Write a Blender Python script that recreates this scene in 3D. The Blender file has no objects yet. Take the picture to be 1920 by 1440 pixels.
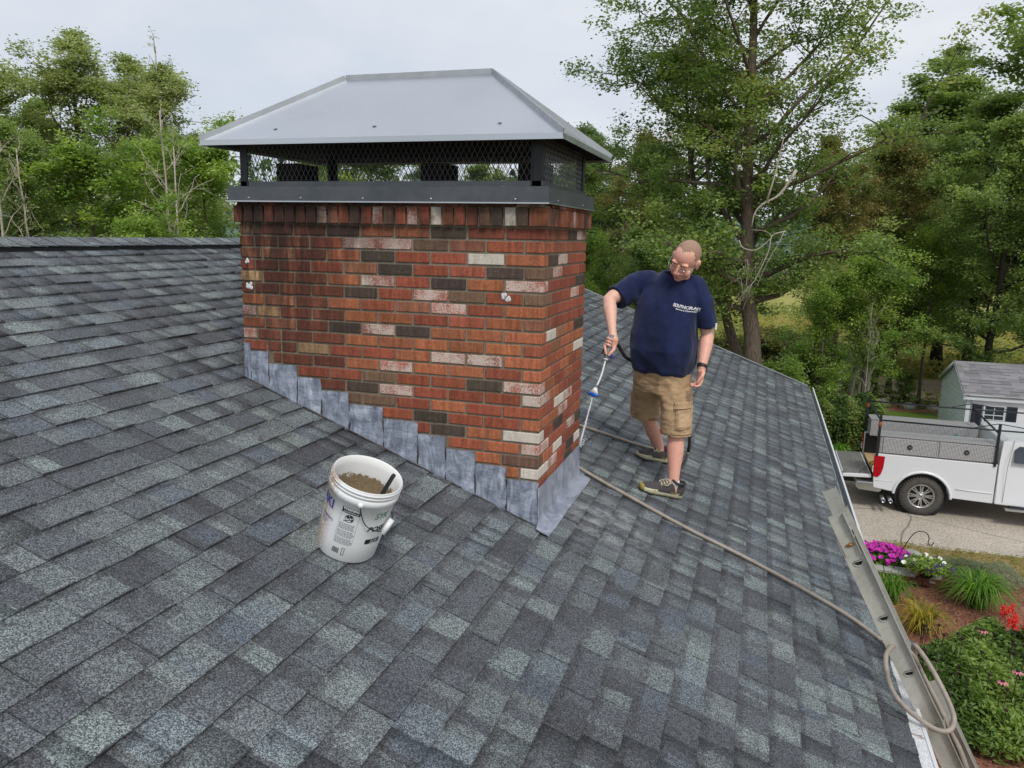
import bpy, bmesh, math, random
import numpy as np
from mathutils import Vector, Matrix, noise
from mathutils.bvhtree import BVHTree
R_ = math.radians
random.seed(7)
sc = bpy.context.scene
# ---------------------------------------------------------------- camera
CAM = Vector((1.0763, -3.8889, -0.0406))
YAW, PIT, ROL, FPX = -0.307448, -0.190072, 0.0197116, 1450.1 / 1920
fw = Vector((math.sin(YAW) * math.cos(PIT), math.cos(YAW) * math.cos(PIT), math.sin(PIT)))
r0 = Vector((math.cos(YAW), -math.sin(YAW), 0)); u0 = r0.cross(fw)
rt = math.cos(ROL) * r0 + math.sin(ROL) * u0
up = -math.sin(ROL) * r0 + math.cos(ROL) * u0
cam = bpy.data.cameras.new('camera'); camo = bpy.data.objects.new('camera', cam)
sc.collection.objects.link(camo)
cam.sensor_width = 36; cam.lens = 36 * FPX; cam.clip_start = .05; cam.clip_end = 3000
camo.matrix_world = Matrix(((rt.x, up.x, -fw.x, CAM.x), (rt.y, up.y, -fw.y, CAM.y), (rt.z, up.z, -fw.z, CAM.z), (0, 0, 0, 1)))
sc.camera = camo
# ---------------------------------------------------------------- light
SUN_EL, SUN_AZ = R_(52), R_(148)     # azimuth clockwise from +Y
w = bpy.data.worlds.new('World'); sc.world = w; w.use_nodes = True
nt = w.node_tree; nt.nodes.clear(); L = nt.links.new
out = nt.nodes.new('ShaderNodeOutputWorld')
sky = nt.nodes.new('ShaderNodeTexSky'); sky.sky_type = 'NISHITA'; sky.sun_disc = False
sky.sun_elevation = SUN_EL; sky.sun_rotation = SUN_AZ
b1 = nt.nodes.new('ShaderNodeBackground'); b1.inputs['Strength'].default_value = .11
L(sky.outputs[0], b1.inputs['Color'])
tc = nt.nodes.new('ShaderNodeTexCoord')
mp = nt.nodes.new('ShaderNodeMapping'); mp.inputs['Scale'].default_value = (1, 1, 2.6)
L(tc.outputs['Generated'], mp.inputs['Vector'])
n1 = nt.nodes.new('ShaderNodeTexNoise'); n1.inputs['Scale'].default_value = 1.6; n1.inputs['Detail'].default_value = 6; n1.inputs['Roughness'].default_value = .5
L(mp.outputs[0], n1.inputs['Vector'])
n2 = nt.nodes.new('ShaderNodeTexNoise'); n2.inputs['Scale'].default_value = 2.3; n2.inputs['Detail'].default_value = 5
mp2 = nt.nodes.new('ShaderNodeMapping'); mp2.inputs['Location'].default_value = (3.1, 1.7, .4); mp2.inputs['Scale'].default_value = (1, 1, 2)
L(tc.outputs['Generated'], mp2.inputs['Vector']); L(mp2.outputs[0], n2.inputs['Vector'])
cr = nt.nodes.new('ShaderNodeValToRGB')       # cloud brightness
cr.color_ramp.elements[0].position = .36; cr.color_ramp.elements[0].color = (.63, .69, .79, 1)
cr.color_ramp.elements[1].position = .7; cr.color_ramp.elements[1].color = (.89, .90, .925, 1)
L(n2.outputs['Fac'], cr.inputs[0])
b2 = nt.nodes.new('ShaderNodeBackground'); b2.inputs['Strength'].default_value = .75
L(cr.outputs[0], b2.inputs['Color'])
mk = nt.nodes.new('ShaderNodeValToRGB'); mk.color_ramp.elements[0].position = .33; mk.color_ramp.elements[0].color = (.35, .35, .35, 1)
mk.color_ramp.elements[1].position = .5; mk.color_ramp.elements[1].color = (1, 1, 1, 1)
L(n1.outputs['Fac'], mk.inputs[0])
ms = nt.nodes.new('ShaderNodeMixShader')
L(mk.outputs[0], ms.inputs[0]); L(b1.outputs[0], ms.inputs[1]); L(b2.outputs[0], ms.inputs[2]); L(ms.outputs[0], out.inputs[0])
sl = bpy.data.lights.new('sun', 'SUN'); sl.energy = 1.5; sl.angle = R_(14); sl.color = (1, .95, .87)
so = bpy.data.objects.new('sun', sl); sc.collection.objects.link(so)
sd = Vector((math.sin(SUN_AZ) * math.cos(SUN_EL), math.cos(SUN_AZ) * math.cos(SUN_EL), math.sin(SUN_EL)))
so.rotation_euler = sd.to_track_quat('Z', 'Y').to_euler()
vs = sc.view_settings; vs.view_transform = 'Standard'; vs.look = 'None'; vs.exposure = 0.45; vs.gamma = 1; vs.use_curve_mapping = False
sc.render.engine = 'CYCLES'; sc.cycles.max_bounces = 8; sc.cycles.diffuse_bounces = 5; sc.cycles.glossy_bounces = 3
sc.cycles.transmission_bounces = 4; sc.cycles.transparent_max_bounces = 12; sc.cycles.use_denoising = True

# ---------------------------------------------------------------- helpers
col = sc.collection
def tag(o, label=None, cat=None, group=None, kind=None):
    if label: o['label'] = label
    if cat: o['category'] = cat
    if group: o['group'] = group
    if kind: o['kind'] = kind
    return o
def empty(name, loc=(0, 0, 0), rz=0):
    o = bpy.data.objects.new(name, None); col.objects.link(o); o.location = loc; o.rotation_euler = (0, 0, rz)
    o.empty_display_size = .1
    return o
def link(name, me, parent=None, mats=None):
    o = bpy.data.objects.new(name, me); col.objects.link(o)
    if mats is not None:
        for m in (mats if isinstance(mats, (list, tuple)) else [mats]): me.materials.append(m)
    if parent is not None: o.parent = parent
    return o
def fast_mesh(name, V, F, smooth=False):
    """V (n,3) array, F (m,k) array with one k."""
    V = np.asarray(V, np.float32); F = np.asarray(F, np.int32); k = F.shape[1]; m = len(F)
    me = bpy.data.meshes.new(name); me.vertices.add(len(V)); me.vertices.foreach_set('co', V.ravel())
    me.loops.add(m * k); me.loops.foreach_set('vertex_index', F.ravel())
    me.polygons.add(m); me.polygons.foreach_set('loop_start', np.arange(0, m * k, k, dtype=np.int32))
    me.polygons.foreach_set('loop_total', np.full(m, k, np.int32))
    if smooth: me.polygons.foreach_set('use_smooth', np.ones(m, bool))
    me.update(calc_edges=True); return me
def face_attr(me, name, vals):
    a = me.attributes.new(name, 'FLOAT', 'FACE'); a.data.foreach_set('value', np.asarray(vals, np.float32))
class MB:
    def __init__(s): s.v = []; s.f = []; s.m = []; s.sm = []
    def add(s, V, F, mi=0, smooth=False):
        b = len(s.v); s.v += [tuple(x) for x in V]; s.f += [tuple(b + i for i in f) for f in F]
        s.m += [mi] * len(F); s.sm += [smooth] * len(F); return s
    def box(s, c, d, rot=None, mi=0, taper=1.0):
        c = Vector(c); h = Vector(d) / 2; V = []
        for z in (-1, 1):
            t = taper if z > 0 else 1
            for x, y in ((-1, -1), (1, -1), (1, 1), (-1, 1)):
                p = Vector((x * h.x * t, y * h.y * t, z * h.z))
                if rot: p = rot @ p
                V.append(c + p)
        return s.add(V, [(0, 3, 2, 1), (4, 5, 6, 7), (0, 1, 5, 4), (1, 2, 6, 5), (2, 3, 7, 6), (3, 0, 4, 7)], mi)
    def prism(s, pts, a, b, ax='y', mi=0):
        """polygon pts (2D) extruded from a to b along axis."""
        n = len(pts)
        def P(q, t):
            return {'y': (q[0], t, q[1]), 'x': (t, q[0], q[1]), 'z': (q[0], q[1], t)}[ax]
        V = [P(q, a) for q in pts] + [P(q, b) for q in pts]
        F = [tuple(range(n)), tuple(range(2 * n - 1, n - 1, -1))] + [(i, n + i, n + (i + 1) % n, (i + 1) % n) for i in range(n)]
        return s.add(V, F, mi)
    def tube(s, pts, r, seg=8, mi=0, caps=True, smooth=True, squash=None):
        pts = [Vector(p) for p in pts]; n = len(pts)
        rs = r if isinstance(r, (list, tuple)) else [r] * n
        V = []; prev = None
        for i, p in enumerate(pts):
            t = (pts[min(i + 1, n - 1)] - pts[max(i - 1, 0)])
            t = t.normalized() if t.length > 1e-9 else Vector((0, 0, 1))
            if prev is None:
                a = t.orthogonal().normalized()
            else:
                a = (prev - t * prev.dot(t)); a = a.normalized() if a.length > 1e-6 else t.orthogonal().normalized()
            prev = a; b = t.cross(a)
            for k in range(seg):
                th = 2 * math.pi * k / seg
                V.append(p + (a * math.cos(th) + b * math.sin(th)) * rs[i])
        F = [(i * seg + k, i * seg + (k + 1) % seg, (i + 1) * seg + (k + 1) % seg, (i + 1) * seg + k) for i in range(n - 1) for k in range(seg)]
        s.add(V, F, mi, smooth)
        if caps:
            b0 = len(s.v) - len(V)
            s.f.append(tuple(b0 + k for k in range(seg - 1, -1, -1))); s.m.append(mi); s.sm.append(False)
            s.f.append(tuple(b0 + (n - 1) * seg + k for k in range(seg))); s.m.append(mi); s.sm.append(False)
        return s
    def rings(s, rings, mi=0, caps=True, smooth=True):
        """list of rings (each a list of points)."""
        n = len(rings); k = len(rings[0]); V = [p for r in rings for p in r]
        F = [(i * k + j, i * k + (j + 1) % k, (i + 1) * k + (j + 1) % k, (i + 1) * k + j) for i in range(n - 1) for j in range(k)]
        s.add(V, F, mi, smooth)
        if caps:
            b0 = len(s.v) - len(V)
            s.f.append(tuple(b0 + j for j in range(k - 1, -1, -1))); s.m.append(mi); s.sm.append(smooth)
            s.f.append(tuple(b0 + (n - 1) * k + j for j in range(k))); s.m.append(mi); s.sm.append(smooth)
        return s
    def lathe(s, prof, c=(0, 0, 0), seg=32, mi=0, M=None, caps=False):
        rr = []
        for r, z in prof:
            ring = []
            for k in range(seg):
                a = 2 * math.pi * k / seg
                p = Vector((r * math.cos(a), r * math.sin(a), z)) + Vector(c)
                ring.append(M @ p if M else p)
            rr.append(ring)
        return s.rings(rr, mi, caps)
    def sphere(s, c, r, seg=12, rings=8, M=None, mi=0):
        """ellipsoid; r is a float or 3 radii, M a 3x3."""
        r = Vector((r, r, r)) if isinstance(r, (int, float)) else Vector(r)
        rr = []
        for i in range(1, rings):
            ph = math.pi * i / rings - math.pi / 2
            ring = []
            for k in range(seg):
                a = 2 * math.pi * k / seg
                p = Vector((r.x * math.cos(ph) * math.cos(a), r.y * math.cos(ph) * math.sin(a), r.z * math.sin(ph)))
                ring.append(Vector(c) + (M @ p if M else p))
            rr.append(ring)
        lo = Vector((0, 0, -r.z)); hi = Vector((0, 0, r.z))
        if M: lo = M @ lo; hi = M @ hi
        s.rings(rr, mi, False); b = len(s.v); base = b - len(rr) * seg
        s.v += [tuple(Vector(c) + lo), tuple(Vector(c) + hi)]
        for k in range(seg):
            s.f.append((b, base + (k + 1) % seg, base + k)); s.m.append(mi); s.sm.append(True)
            t = base + (len(rr) - 1) * seg
            s.f.append((b + 1, t + k, t + (k + 1) % seg)); s.m.append(mi); s.sm.append(True)
        return s
    def mesh(s, name):
        me = bpy.data.meshes.new(name); me.from_pydata(s.v, [], s.f)
        me.polygons.foreach_set('material_index', s.m); me.polygons.foreach_set('use_smooth', s.sm); me.update(); return me
    def build(s, name, mats, parent=None):
        return link(name, s.mesh(name), parent, mats)
def bevel_mesh(me, w, seg=1, angle=30):
    bm = bmesh.new(); bm.from_mesh(me)
    es = [e for e in bm.edges if len(e.link_faces) == 2 and e.calc_face_angle(0) > R_(angle)]
    bmesh.ops.bevel(bm, geom=es, offset=w, segments=seg, affect='EDGES', profile=.6); bm.to_mesh(me); bm.free(); return me
def catmull(pts, n=8):
    P = [Vector(p) for p in pts]; P = [2 * P[0] - P[1]] + P + [2 * P[-1] - P[-2]]; o = []
    for i in range(1, len(P) - 2):
        for k in range(n):
            t = k / n; a, b, c, d = P[i - 1:i + 3]
            o.append(.5 * ((2 * b) + (c - a) * t + (2 * a - 5 * b + 4 * c - d) * t * t + (3 * b - a - 3 * c + d) * t ** 3))
    return o + [P[-2]]
def text_mesh(body, size=1.0, shear=0.0, bold=0.0):
    cu = bpy.data.curves.new('text', 'FONT'); cu.body = body; cu.size = size; cu.shear = shear; cu.offset = bold; cu.align_x = 'CENTER'
    o = bpy.data.objects.new('text', cu); col.objects.link(o)
    me = bpy.data.meshes.new_from_object(o.evaluated_get(bpy.context.evaluated_depsgraph_get()))
    V = [v.co.copy() for v in me.vertices]; F = [tuple(p.vertices) for p in me.polygons]
    bpy.data.objects.remove(o); bpy.data.curves.remove(cu); bpy.data.meshes.remove(me); return V, F

# ---------------------------------------------------------------- materials
def lin(c):
    return tuple(((x / 255) / 12.92 if x / 255 <= .04045 else ((x / 255 + .055) / 1.055) ** 2.4) for x in c)
class NT:
    def __init__(s, name):
        s.m = bpy.data.materials.new(name); s.m.use_nodes = True; s.t = s.m.node_tree; s.b = s.t.nodes['Principled BSDF']
        s.o = s.t.nodes['Material Output']
        s.geo = None
    def n(s, ty, ins=None, **kw):
        x = s.t.nodes.new('ShaderNode' + ty)
        for k, v in kw.items(): setattr(x, k, v)
        for k, v in (ins or {}).items(): s.set(x.inputs[k], v)
        return x
    def set(s, inp, v):
        if isinstance(v, bpy.types.NodeSocket): s.t.links.new(v, inp)
        elif isinstance(v, bpy.types.Node): s.t.links.new(v.outputs[0], inp)
        else:
            if isinstance(v, tuple) and len(v) == 3 and inp.type == 'RGBA': v = v + (1,)
            inp.default_value = v
    def pos(s):
        if not s.geo: s.geo = s.n('NewGeometry')
        return s.geo.outputs['Position']
    def noise(s, scale, detail=3, rough=.5, vec=None, dist=0):
        x = s.n('TexNoise', {'Scale': scale, 'Detail': detail, 'Roughness': rough, 'Distortion': dist, 'Vector': vec or s.pos()}); return x.outputs['Fac']
    def voro(s, scale, vec=None, feature='F1', out='Distance'):
        x = s.n('TexVoronoi', {'Scale': scale, 'Vector': vec or s.pos()}, feature=feature); return x.outputs[out]
    def scale(s, v, k): return s.n('Mapping', {'Vector': v, 'Scale': k}).outputs[0]
    def ramp(s, f, stops):
        x = s.n('ValToRGB', {'Fac': f}); e = x.color_ramp.elements
        while len(e) < len(stops): e.new(.5)
        for el, (p, c) in zip(e, stops):
            el.position = p; el.color = (c, c, c, 1) if isinstance(c, (int, float)) else tuple(c) + (1,)
        return x.outputs[0]
    def mix(s, f, a, b, mode='MIX'):
        x = s.n('Mix', data_type='RGBA', blend_type=mode, clamp_factor=True)
        s.set(x.inputs[0], f); s.set(x.inputs[6], a); s.set(x.inputs[7], b); return x.outputs[2]
    def math(s, op, a, b=0.0, c=None):
        x = s.n('Math', operation=op); s.set(x.inputs[0], a); s.set(x.inputs[1], b)
        if c is not None: s.set(x.inputs[2], c)
        return x.outputs[0]
    def bump(s, h, strength=.3, dist=.01):
        x = s.n('Bump', {'Height': h, 'Strength': strength, 'Distance': dist}); s.t.links.new(x.outputs[0], s.b.inputs['Normal']); return x
    def base(s, c): s.set(s.b.inputs['Base Color'], c); return s
    def set_b(s, **kw):
        for k, v in kw.items(): s.set(s.b.inputs[k.replace('_', ' ')], v)
        return s
def simple(name, c, rough=.6, metal=0.0, var=.15, scale=8, bump=0, bscale=60, spec=.5, dirt=None):
    """colour with soft procedural variation and optional fine relief."""
    N = NT(name); c = tuple(c)
    d = tuple(x * (1 - var) for x in c); h = tuple(min(1, x * (1 + var)) for x in c)
    cc = N.ramp(N.noise(scale, 5, .6), [(.3, d), (.7, h)])
    if dirt: cc = N.mix(N.ramp(N.noise(scale * .7, 6, .65), [(dirt[1], 0.0), (dirt[1] + .15, dirt[2])]), cc, dirt[0])
    N.base(cc); N.set_b(Roughness=rough, Metallic=metal, Specular_IOR_Level=spec)
    if bump: N.bump(N.noise(bscale, 4, .6), bump, .004)
    return N.m
def attr(N, name): return N.n('Attribute', attribute_name=name).outputs['Fac']
M = {}
# --- roof shingles: colour comes from each tab (object colour or face attribute)
def shingle_mat(name, stuff):
    N = NT(name)
    if stuff:
        t = attr(N, 'tint')
        c = N.ramp(t, [(0, lin((64, 66, 71))), (.25, lin((73, 76, 81))), (.5, lin((82, 86, 90))), (.75, lin((92, 97, 99))), (1, lin((102, 108, 108)))])
    else:
        c = N.n('ObjectInfo').outputs['Color']
    x = N.n('SeparateXYZ', {0: N.pos()}).outputs[0]
    y_ = N.geo and N.n('SeparateXYZ', {0: N.pos()}).outputs[1]
    cs = N.math('MULTIPLY', N.math('SUBTRACT', x, 1.917), 1 / (.1437 * math.cos(R_(20.728))))
    f = N.math('FRACT', N.math('ADD', cs, .002)); ci = N.math('FLOOR', N.math('ADD', cs, .002))
    # printed colour blends: patches along each course that ignore the tab cuts
    wob = N.math('MULTIPLY', N.math('SUBTRACT', N.noise(30, 4, .7), .5), .30)
    vc = N.n('CombineXYZ', {0: N.math('MULTIPLY', ci, 9.37), 1: N.math('ADD', N.math('MULTIPLY', y_, 6.3), wob), 2: 0.0}).outputs[0]
    pc = N.n('SeparateColor', {0: N.voro(1.0, vc, out='Color')})
    c = N.mix(N.ramp(pc.outputs[0], [(.70, 0.0), (.75, .35), (.88, .45), (.93, .75)]), c, lin((108, 116, 115)))
    c = N.mix(N.ramp(pc.outputs[1], [(.70, 0.0), (.74, .55)]), c, lin((56, 57, 61)))
    c = N.mix(N.ramp(pc.outputs[2], [(.86, 0.0), (.89, .4)]), c, lin((86, 95, 106)))
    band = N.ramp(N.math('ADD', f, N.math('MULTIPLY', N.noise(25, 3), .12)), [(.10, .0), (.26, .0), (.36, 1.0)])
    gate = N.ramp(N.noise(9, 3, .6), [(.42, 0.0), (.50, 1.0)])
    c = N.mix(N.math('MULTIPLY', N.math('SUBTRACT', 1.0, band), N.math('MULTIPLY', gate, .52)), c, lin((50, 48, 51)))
    g = N.voro(250, out='Color'); gv = N.n('SeparateColor', {0: g}).outputs[0]
    g2 = N.n('SeparateColor', {0: N.voro(520, out='Color')}).outputs[1]
    sp = N.math('ADD', N.math('MULTIPLY', gv, .55), N.math('MULTIPLY', g2, .45))
    k = N.ramp(sp, [(.18, (.20, .20, .21)), (.5, (.93, .94, .96)), (.80, (2.8, 2.85, 2.8))])
    c = N.mix(1.0, c, k, 'MULTIPLY')
    big = N.ramp(N.noise(1.1, 4, .6), [(.3, .86), (.7, 1.12)])
    c = N.mix(1.0, c, big, 'MULTIPLY')
    # grit and mortar dust washed out below the chimney apron
    dv = N.n('VectorMath', {0: N.pos(), 1: (.27, .50, -1.70)}, operation='DISTANCE').outputs['Value']
    fo = N.n('MapRange', {0: dv, 1: .10, 2: .50, 3: 1.0, 4: 0.0}).outputs[0]
    c = N.mix(N.math('MULTIPLY', fo, N.ramp(N.noise(14, 6, .75), [(.42, 0.0), (.62, .75)])), c, lin((150, 154, 156)))
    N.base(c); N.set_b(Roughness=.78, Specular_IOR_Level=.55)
    N.bump(sp, .35, .002)
    return N.m
M['shingle'] = shingle_mat('shingle_granules', False); M['shingle_s'] = shingle_mat('shingle_granules_field', True)
SHC = [(64, 66, 71), (73, 76, 81), (82, 86, 90), (92, 97, 99), (102, 108, 108)]
def shc(t):
    t = t * 4; i = min(3, int(t)); f = t - i; a = lin(SHC[i]); b = lin(SHC[i + 1]); return tuple(a[k] * (1 - f) + b[k] * f for k in range(3)) + (1,)
# --- brick
def brick_mat(name, mott):
    N = NT(name); oi = N.n('ObjectInfo'); c = oi.outputs['Color']
    v = N.ramp(N.noise(60, 6, .75), [(.3, .66), (.7, 1.28)]); c = N.mix(1.0, c, v, 'MULTIPLY')
    st = N.ramp(N.noise(1, 4, .6, N.scale(N.pos(), (46, 46, 5))), [(.35, .70), (.65, 1.2)]); c = N.mix(1.0, c, st, 'MULTIPLY')
    # small lime drips
    c = N.mix(N.ramp(N.noise(1, 4, .7, N.scale(N.pos(), (170, 170, 60))), [(.64, 0.0), (.70, .55)]), c, lin((205, 190, 178)))
    if mott:
        s = N.ramp(N.math('ADD', N.noise(150, 4, .7), N.math('MULTIPLY', N.math('SUBTRACT', N.noise(9, 2), .5), .55)), [(.44, 0.0), (.53, 1.0)])
        c = N.mix(N.math('MULTIPLY', s, .92 if mott > 1 else .78), c, lin((214, 203, 192)))
    # soot run-down at the upper left, its own shape
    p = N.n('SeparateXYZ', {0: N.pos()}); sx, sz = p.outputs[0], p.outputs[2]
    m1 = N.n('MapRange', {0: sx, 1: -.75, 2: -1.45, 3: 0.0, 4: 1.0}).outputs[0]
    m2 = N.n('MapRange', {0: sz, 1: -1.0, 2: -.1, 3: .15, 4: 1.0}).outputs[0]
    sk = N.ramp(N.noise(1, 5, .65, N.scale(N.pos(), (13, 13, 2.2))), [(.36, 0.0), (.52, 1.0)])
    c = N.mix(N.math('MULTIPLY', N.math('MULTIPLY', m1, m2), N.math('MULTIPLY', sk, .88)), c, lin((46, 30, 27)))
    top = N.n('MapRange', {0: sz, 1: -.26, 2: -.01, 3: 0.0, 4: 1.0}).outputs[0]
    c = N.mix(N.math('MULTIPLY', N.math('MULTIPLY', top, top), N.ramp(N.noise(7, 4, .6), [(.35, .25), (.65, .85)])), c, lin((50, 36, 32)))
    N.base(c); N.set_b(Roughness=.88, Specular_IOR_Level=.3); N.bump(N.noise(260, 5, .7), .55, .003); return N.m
M['brick'] = brick_mat('fired_brick', 0); M['brick_w'] = brick_mat('lime_flecked_brick', 1); M['brick_ww'] = brick_mat('whitened_brick', 2)
N = NT('mortar'); mc_ = (N.mix(N.ramp(N.noise(14, 5, .7), [(.50, 0.0), (.75, .6)]), N.ramp(N.noise(220, 4, .7), [(.3, lin((106, 98, 86))), (.7, lin((150, 140, 124)))]), lin((70, 62, 55))))
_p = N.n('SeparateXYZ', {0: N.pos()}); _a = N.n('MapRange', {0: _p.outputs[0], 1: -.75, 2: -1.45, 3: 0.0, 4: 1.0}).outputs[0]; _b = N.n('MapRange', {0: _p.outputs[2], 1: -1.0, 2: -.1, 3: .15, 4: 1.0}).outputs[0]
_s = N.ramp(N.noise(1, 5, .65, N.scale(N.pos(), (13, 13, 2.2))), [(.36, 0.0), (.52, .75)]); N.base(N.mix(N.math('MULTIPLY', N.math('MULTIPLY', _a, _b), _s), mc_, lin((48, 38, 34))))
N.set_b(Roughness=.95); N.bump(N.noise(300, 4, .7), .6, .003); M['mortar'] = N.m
# --- lead flashing
N = NT('lead_sheet'); nn = N.noise(1, 6, .65, N.scale(N.pos(), (16, 16, 6)), 1.2)
c = N.ramp(nn, [(.28, lin((96, 100, 118))), (.5, lin((150, 158, 176))), (.7, lin((198, 204, 218)))])
c = N.mix(N.ramp(N.noise(1, 5, .6, N.scale(N.pos(), (60, 60, 10))), [(.55, 0.0), (.7, .5)]), c, lin((176, 186, 200)))
N.base(c); N.set_b(Roughness=N.ramp(nn, [(.3, .42), (.7, .6)]), Metallic=.35); N.bump(N.noise(1, 4, .6, N.scale(N.pos(), (18, 18, 30)), .6), .55, .012); M['lead'] = N.m
N = NT('lead_apron'); nn = N.noise(1, 6, .65, N.scale(N.pos(), (10, 8, 9)), 1.0)
N.base(N.ramp(nn, [(.28, lin((122, 128, 146))), (.7, lin((190, 196, 212)))])); N.set_b(Roughness=.48, Metallic=.35); N.bump(N.noise(26, 4), .15, .006); M['lead_apron'] = N.m
N = NT('stainless_sheet'); N.base(N.ramp(N.noise(1.5, 4), [(.3, (.50, .525, .57)), (.7, (.60, .625, .67))])); N.set_b(Metallic=.9, Roughness=N.ramp(N.noise(3, 4, .6), [(.3, .22), (.7, .36)])); N.bump(N.noise(2.2, 2), .18, .02); M['steel'] = N.m
N = NT('painted_steel_skirt'); N.base(N.ramp(N.noise(5, 5, .7), [(.3, (.085, .095, .11)), (.7, (.13, .14, .155))])); N.set_b(Metallic=.6, Roughness=.42); N.bump(N.noise(3, 3), .15, .01); M['skirt'] = N.m
M['seam'] = simple('dull_steel_seam', (.42, .44, .47), .55, .7, .12, 8)
M['darkmetal'] = simple('dark_painted_metal', (.022, .025, .033), .5, .3, .25, 12)
M['wire'] = simple('mesh_wire', (.20, .205, .22), .4, .5, .2, 40)
M['near_black'] = simple('matt_near_black', (.012, .011, .012), .9, 0, .4, 20)
M['screw'] = simple('screw_head', (.5, .5, .52), .3, .9)
M['sealant'] = simple('sealant_dab', (.16, .17, .19), .35, 0, .4, 150)
# --- other
M['trim'] = simple('white_trim', (.62, .64, .66), .5, 0, .06, 6, .05)
M['gutter'] = simple('aluminium_gutter', (.42, .45, .47), .42, .5, .15, 10, .05, dirt=((.22, .2, .17), .55, .5))
N = NT('gutter_guard_mesh'); vv = N.voro(170); N.base(N.mix(N.ramp(N.noise(9, 5, .7), [(.6, 0.0), (.68, .85)]), N.ramp(vv, [(.18, (.22, .23, .24)), (.42, (.74, .75, .76))]), lin((120, 92, 66)))); N.set_b(Roughness=.45, Metallic=.2); N.bump(vv, .6, .002); M['guard'] = N.m
M['siding'] = simple('grey_house_siding', (.38, .40, .42), .6, 0, .06, 4, .03)
M['deck'] = simple('roof_underlay', (.02, .02, .022), .95)
M['dark'] = simple('black_rubber', (.018, .018, .02), .6, 0, .3, 30)
N = NT('ladder_aluminium'); c = N.ramp(N.noise(1, 6, .7, N.scale(N.pos(), (9, 9, 5))), [(.3, lin((160, 160, 154))), (.7, lin((196, 196, 190)))])
c = N.mix(N.ramp(N.noise(60, 6, .75), [(.58, 0.0), (.70, .7)]), c, lin((78, 76, 68)))
c = N.mix(N.ramp(N.noise(1, 5, .8, N.scale(N.pos(), (40, 40, 14)), 2), [(.66, 0.0), (.70, .8)]), c, lin((190, 188, 180)))
N.base(c); N.set_b(Metallic=.3, Roughness=.5); N.bump(N.noise(120, 4), .15, .002); M['alu'] = N.m
M['alu_edge'] = simple('bright_aluminium_edge', lin((172, 172, 166)), .4, .5, .15, 60)
M['brass'] = simple('rusty_bolt', lin((150, 104, 62)), .5, .5, .3, 90)
M['hose'] = simple('grey_rubber_hose', lin((150, 140, 130)), .5, 0, .18, 25, .1, 200)
M['hose_d'] = simple('dark_hose', lin((52, 46, 42)), .5, 0, .15, 25)
N = NT('bucket_plastic'); p = N.n('TexCoord').outputs['Object']; px = N.n('SeparateXYZ', {0: p})
side = N.n('MapRange', {0: px.outputs[0], 1: -.035, 2: -.095, 3: 0.0, 4: 1.0}).outputs[0]
smear = N.ramp(N.noise(75, 7, .8, p), [(.42, 0.0), (.50, 1.0)])
c = N.mix(N.math('MULTIPLY', side, N.math('MULTIPLY', smear, .9)), (.83, .845, .86), lin((150, 122, 92)))
c = N.mix(N.math('MULTIPLY', side, N.math('MULTIPLY', N.noise(12, 3, .5, p), .45)), c, lin((214, 190, 168)))
c = N.mix(N.ramp(N.noise(130, 5, .7, p), [(.73, 0.0), (.76, .8)]), c, lin((110, 88, 66)))
N.base(c); N.set_b(Roughness=.38, Subsurface_Weight=.0); M['bucket'] = N.m
N = NT('bucket_inside'); pz = px = N.n('SeparateXYZ', {0: N.n('TexCoord').outputs['Object']})
p = N.n('TexCoord').outputs['Object']
low = N.n('MapRange', {0: px.outputs[2], 1: .305, 2: .255, 3: -.12, 4: .40}).outputs[0]
msk = N.ramp(N.math('ADD', N.noise(48, 7, .75, p), N.math('MULTIPLY', low, .8)), [(.60, 0.0), (.645, 1.0)])
c = N.mix(msk, (.82, .82, .81), N.ramp(N.noise(90, 4, .7, p), [(.3, lin((120, 104, 82))), (.7, lin((160, 142, 114)))]))
N.base(c); N.set_b(Roughness=.5); N.bump(msk, .3, .003); M['bucket_in'] = N.m
M['mud'] = simple('mortar_slurry', lin((132, 116, 92)), .9, 0, .2, 60, .5, 90)
M['ink_blue'] = simple('blue_print', lin((52, 54, 150)), .5); M['ink_black'] = simple('black_print', lin((34, 34, 38)), .5)
M['ink_grey'] = simple('grey_print', lin((128, 130, 140)), .5); M['ink_green'] = simple('green_marker', lin((66, 128, 92)), .5)
M['white_plastic'] = simple('white_plastic', (.78, .79, .8), .35, 0, .03)
M['blue_plastic'] = simple('blue_plastic', lin((28, 92, 190)), .35, 0, .08); M['navy_plastic'] = simple('dark_blue_plastic', lin((32, 64, 172)), .35)
M['grey_plastic'] = simple('grey_plastic', lin((128, 132, 136)), .45, 0, .08)
M['silver'] = simple('silver_metal', (.6, .6, .6), .25, .9)
# --- ground
def ground_mat(name, stops, s1, s2, bump=.5, rough=.95, extra=None, d=.02):
    N = NT(name); a = N.noise(s1, 6, .65); b = N.noise(s2, 5, .7)
    c = N.ramp(N.math('ADD', N.math('MULTIPLY', a, .55), N.math('MULTIPLY', b, .45)), stops)
    if extra: c = extra(N, c)
    N.base(c); N.set_b(Roughness=rough, Specular_IOR_Level=.2); N.bump(b, bump, d); return N.m
M['meadow'] = ground_mat('meadow', [(.3, lin((84, 92, 44))), (.5, lin((138, 138, 74))), (.7, lin((186, 172, 104)))], .12, 3)
M['grass'] = ground_mat('lawn', [(.3, lin((62, 88, 30))), (.5, lin((92, 118, 48))), (.7, lin((128, 140, 66)))], .8, 30)
M['woodfloor'] = ground_mat('leaf_litter', [(.3, lin((30, 26, 20))), (.5, lin((58, 50, 34))), (.7, lin((84, 78, 46)))], 1.2, 25)
M['road'] = ground_mat('tan_road', [(.3, lin((136, 118, 98))), (.7, lin((172, 154, 134)))], .6, 40)
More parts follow.
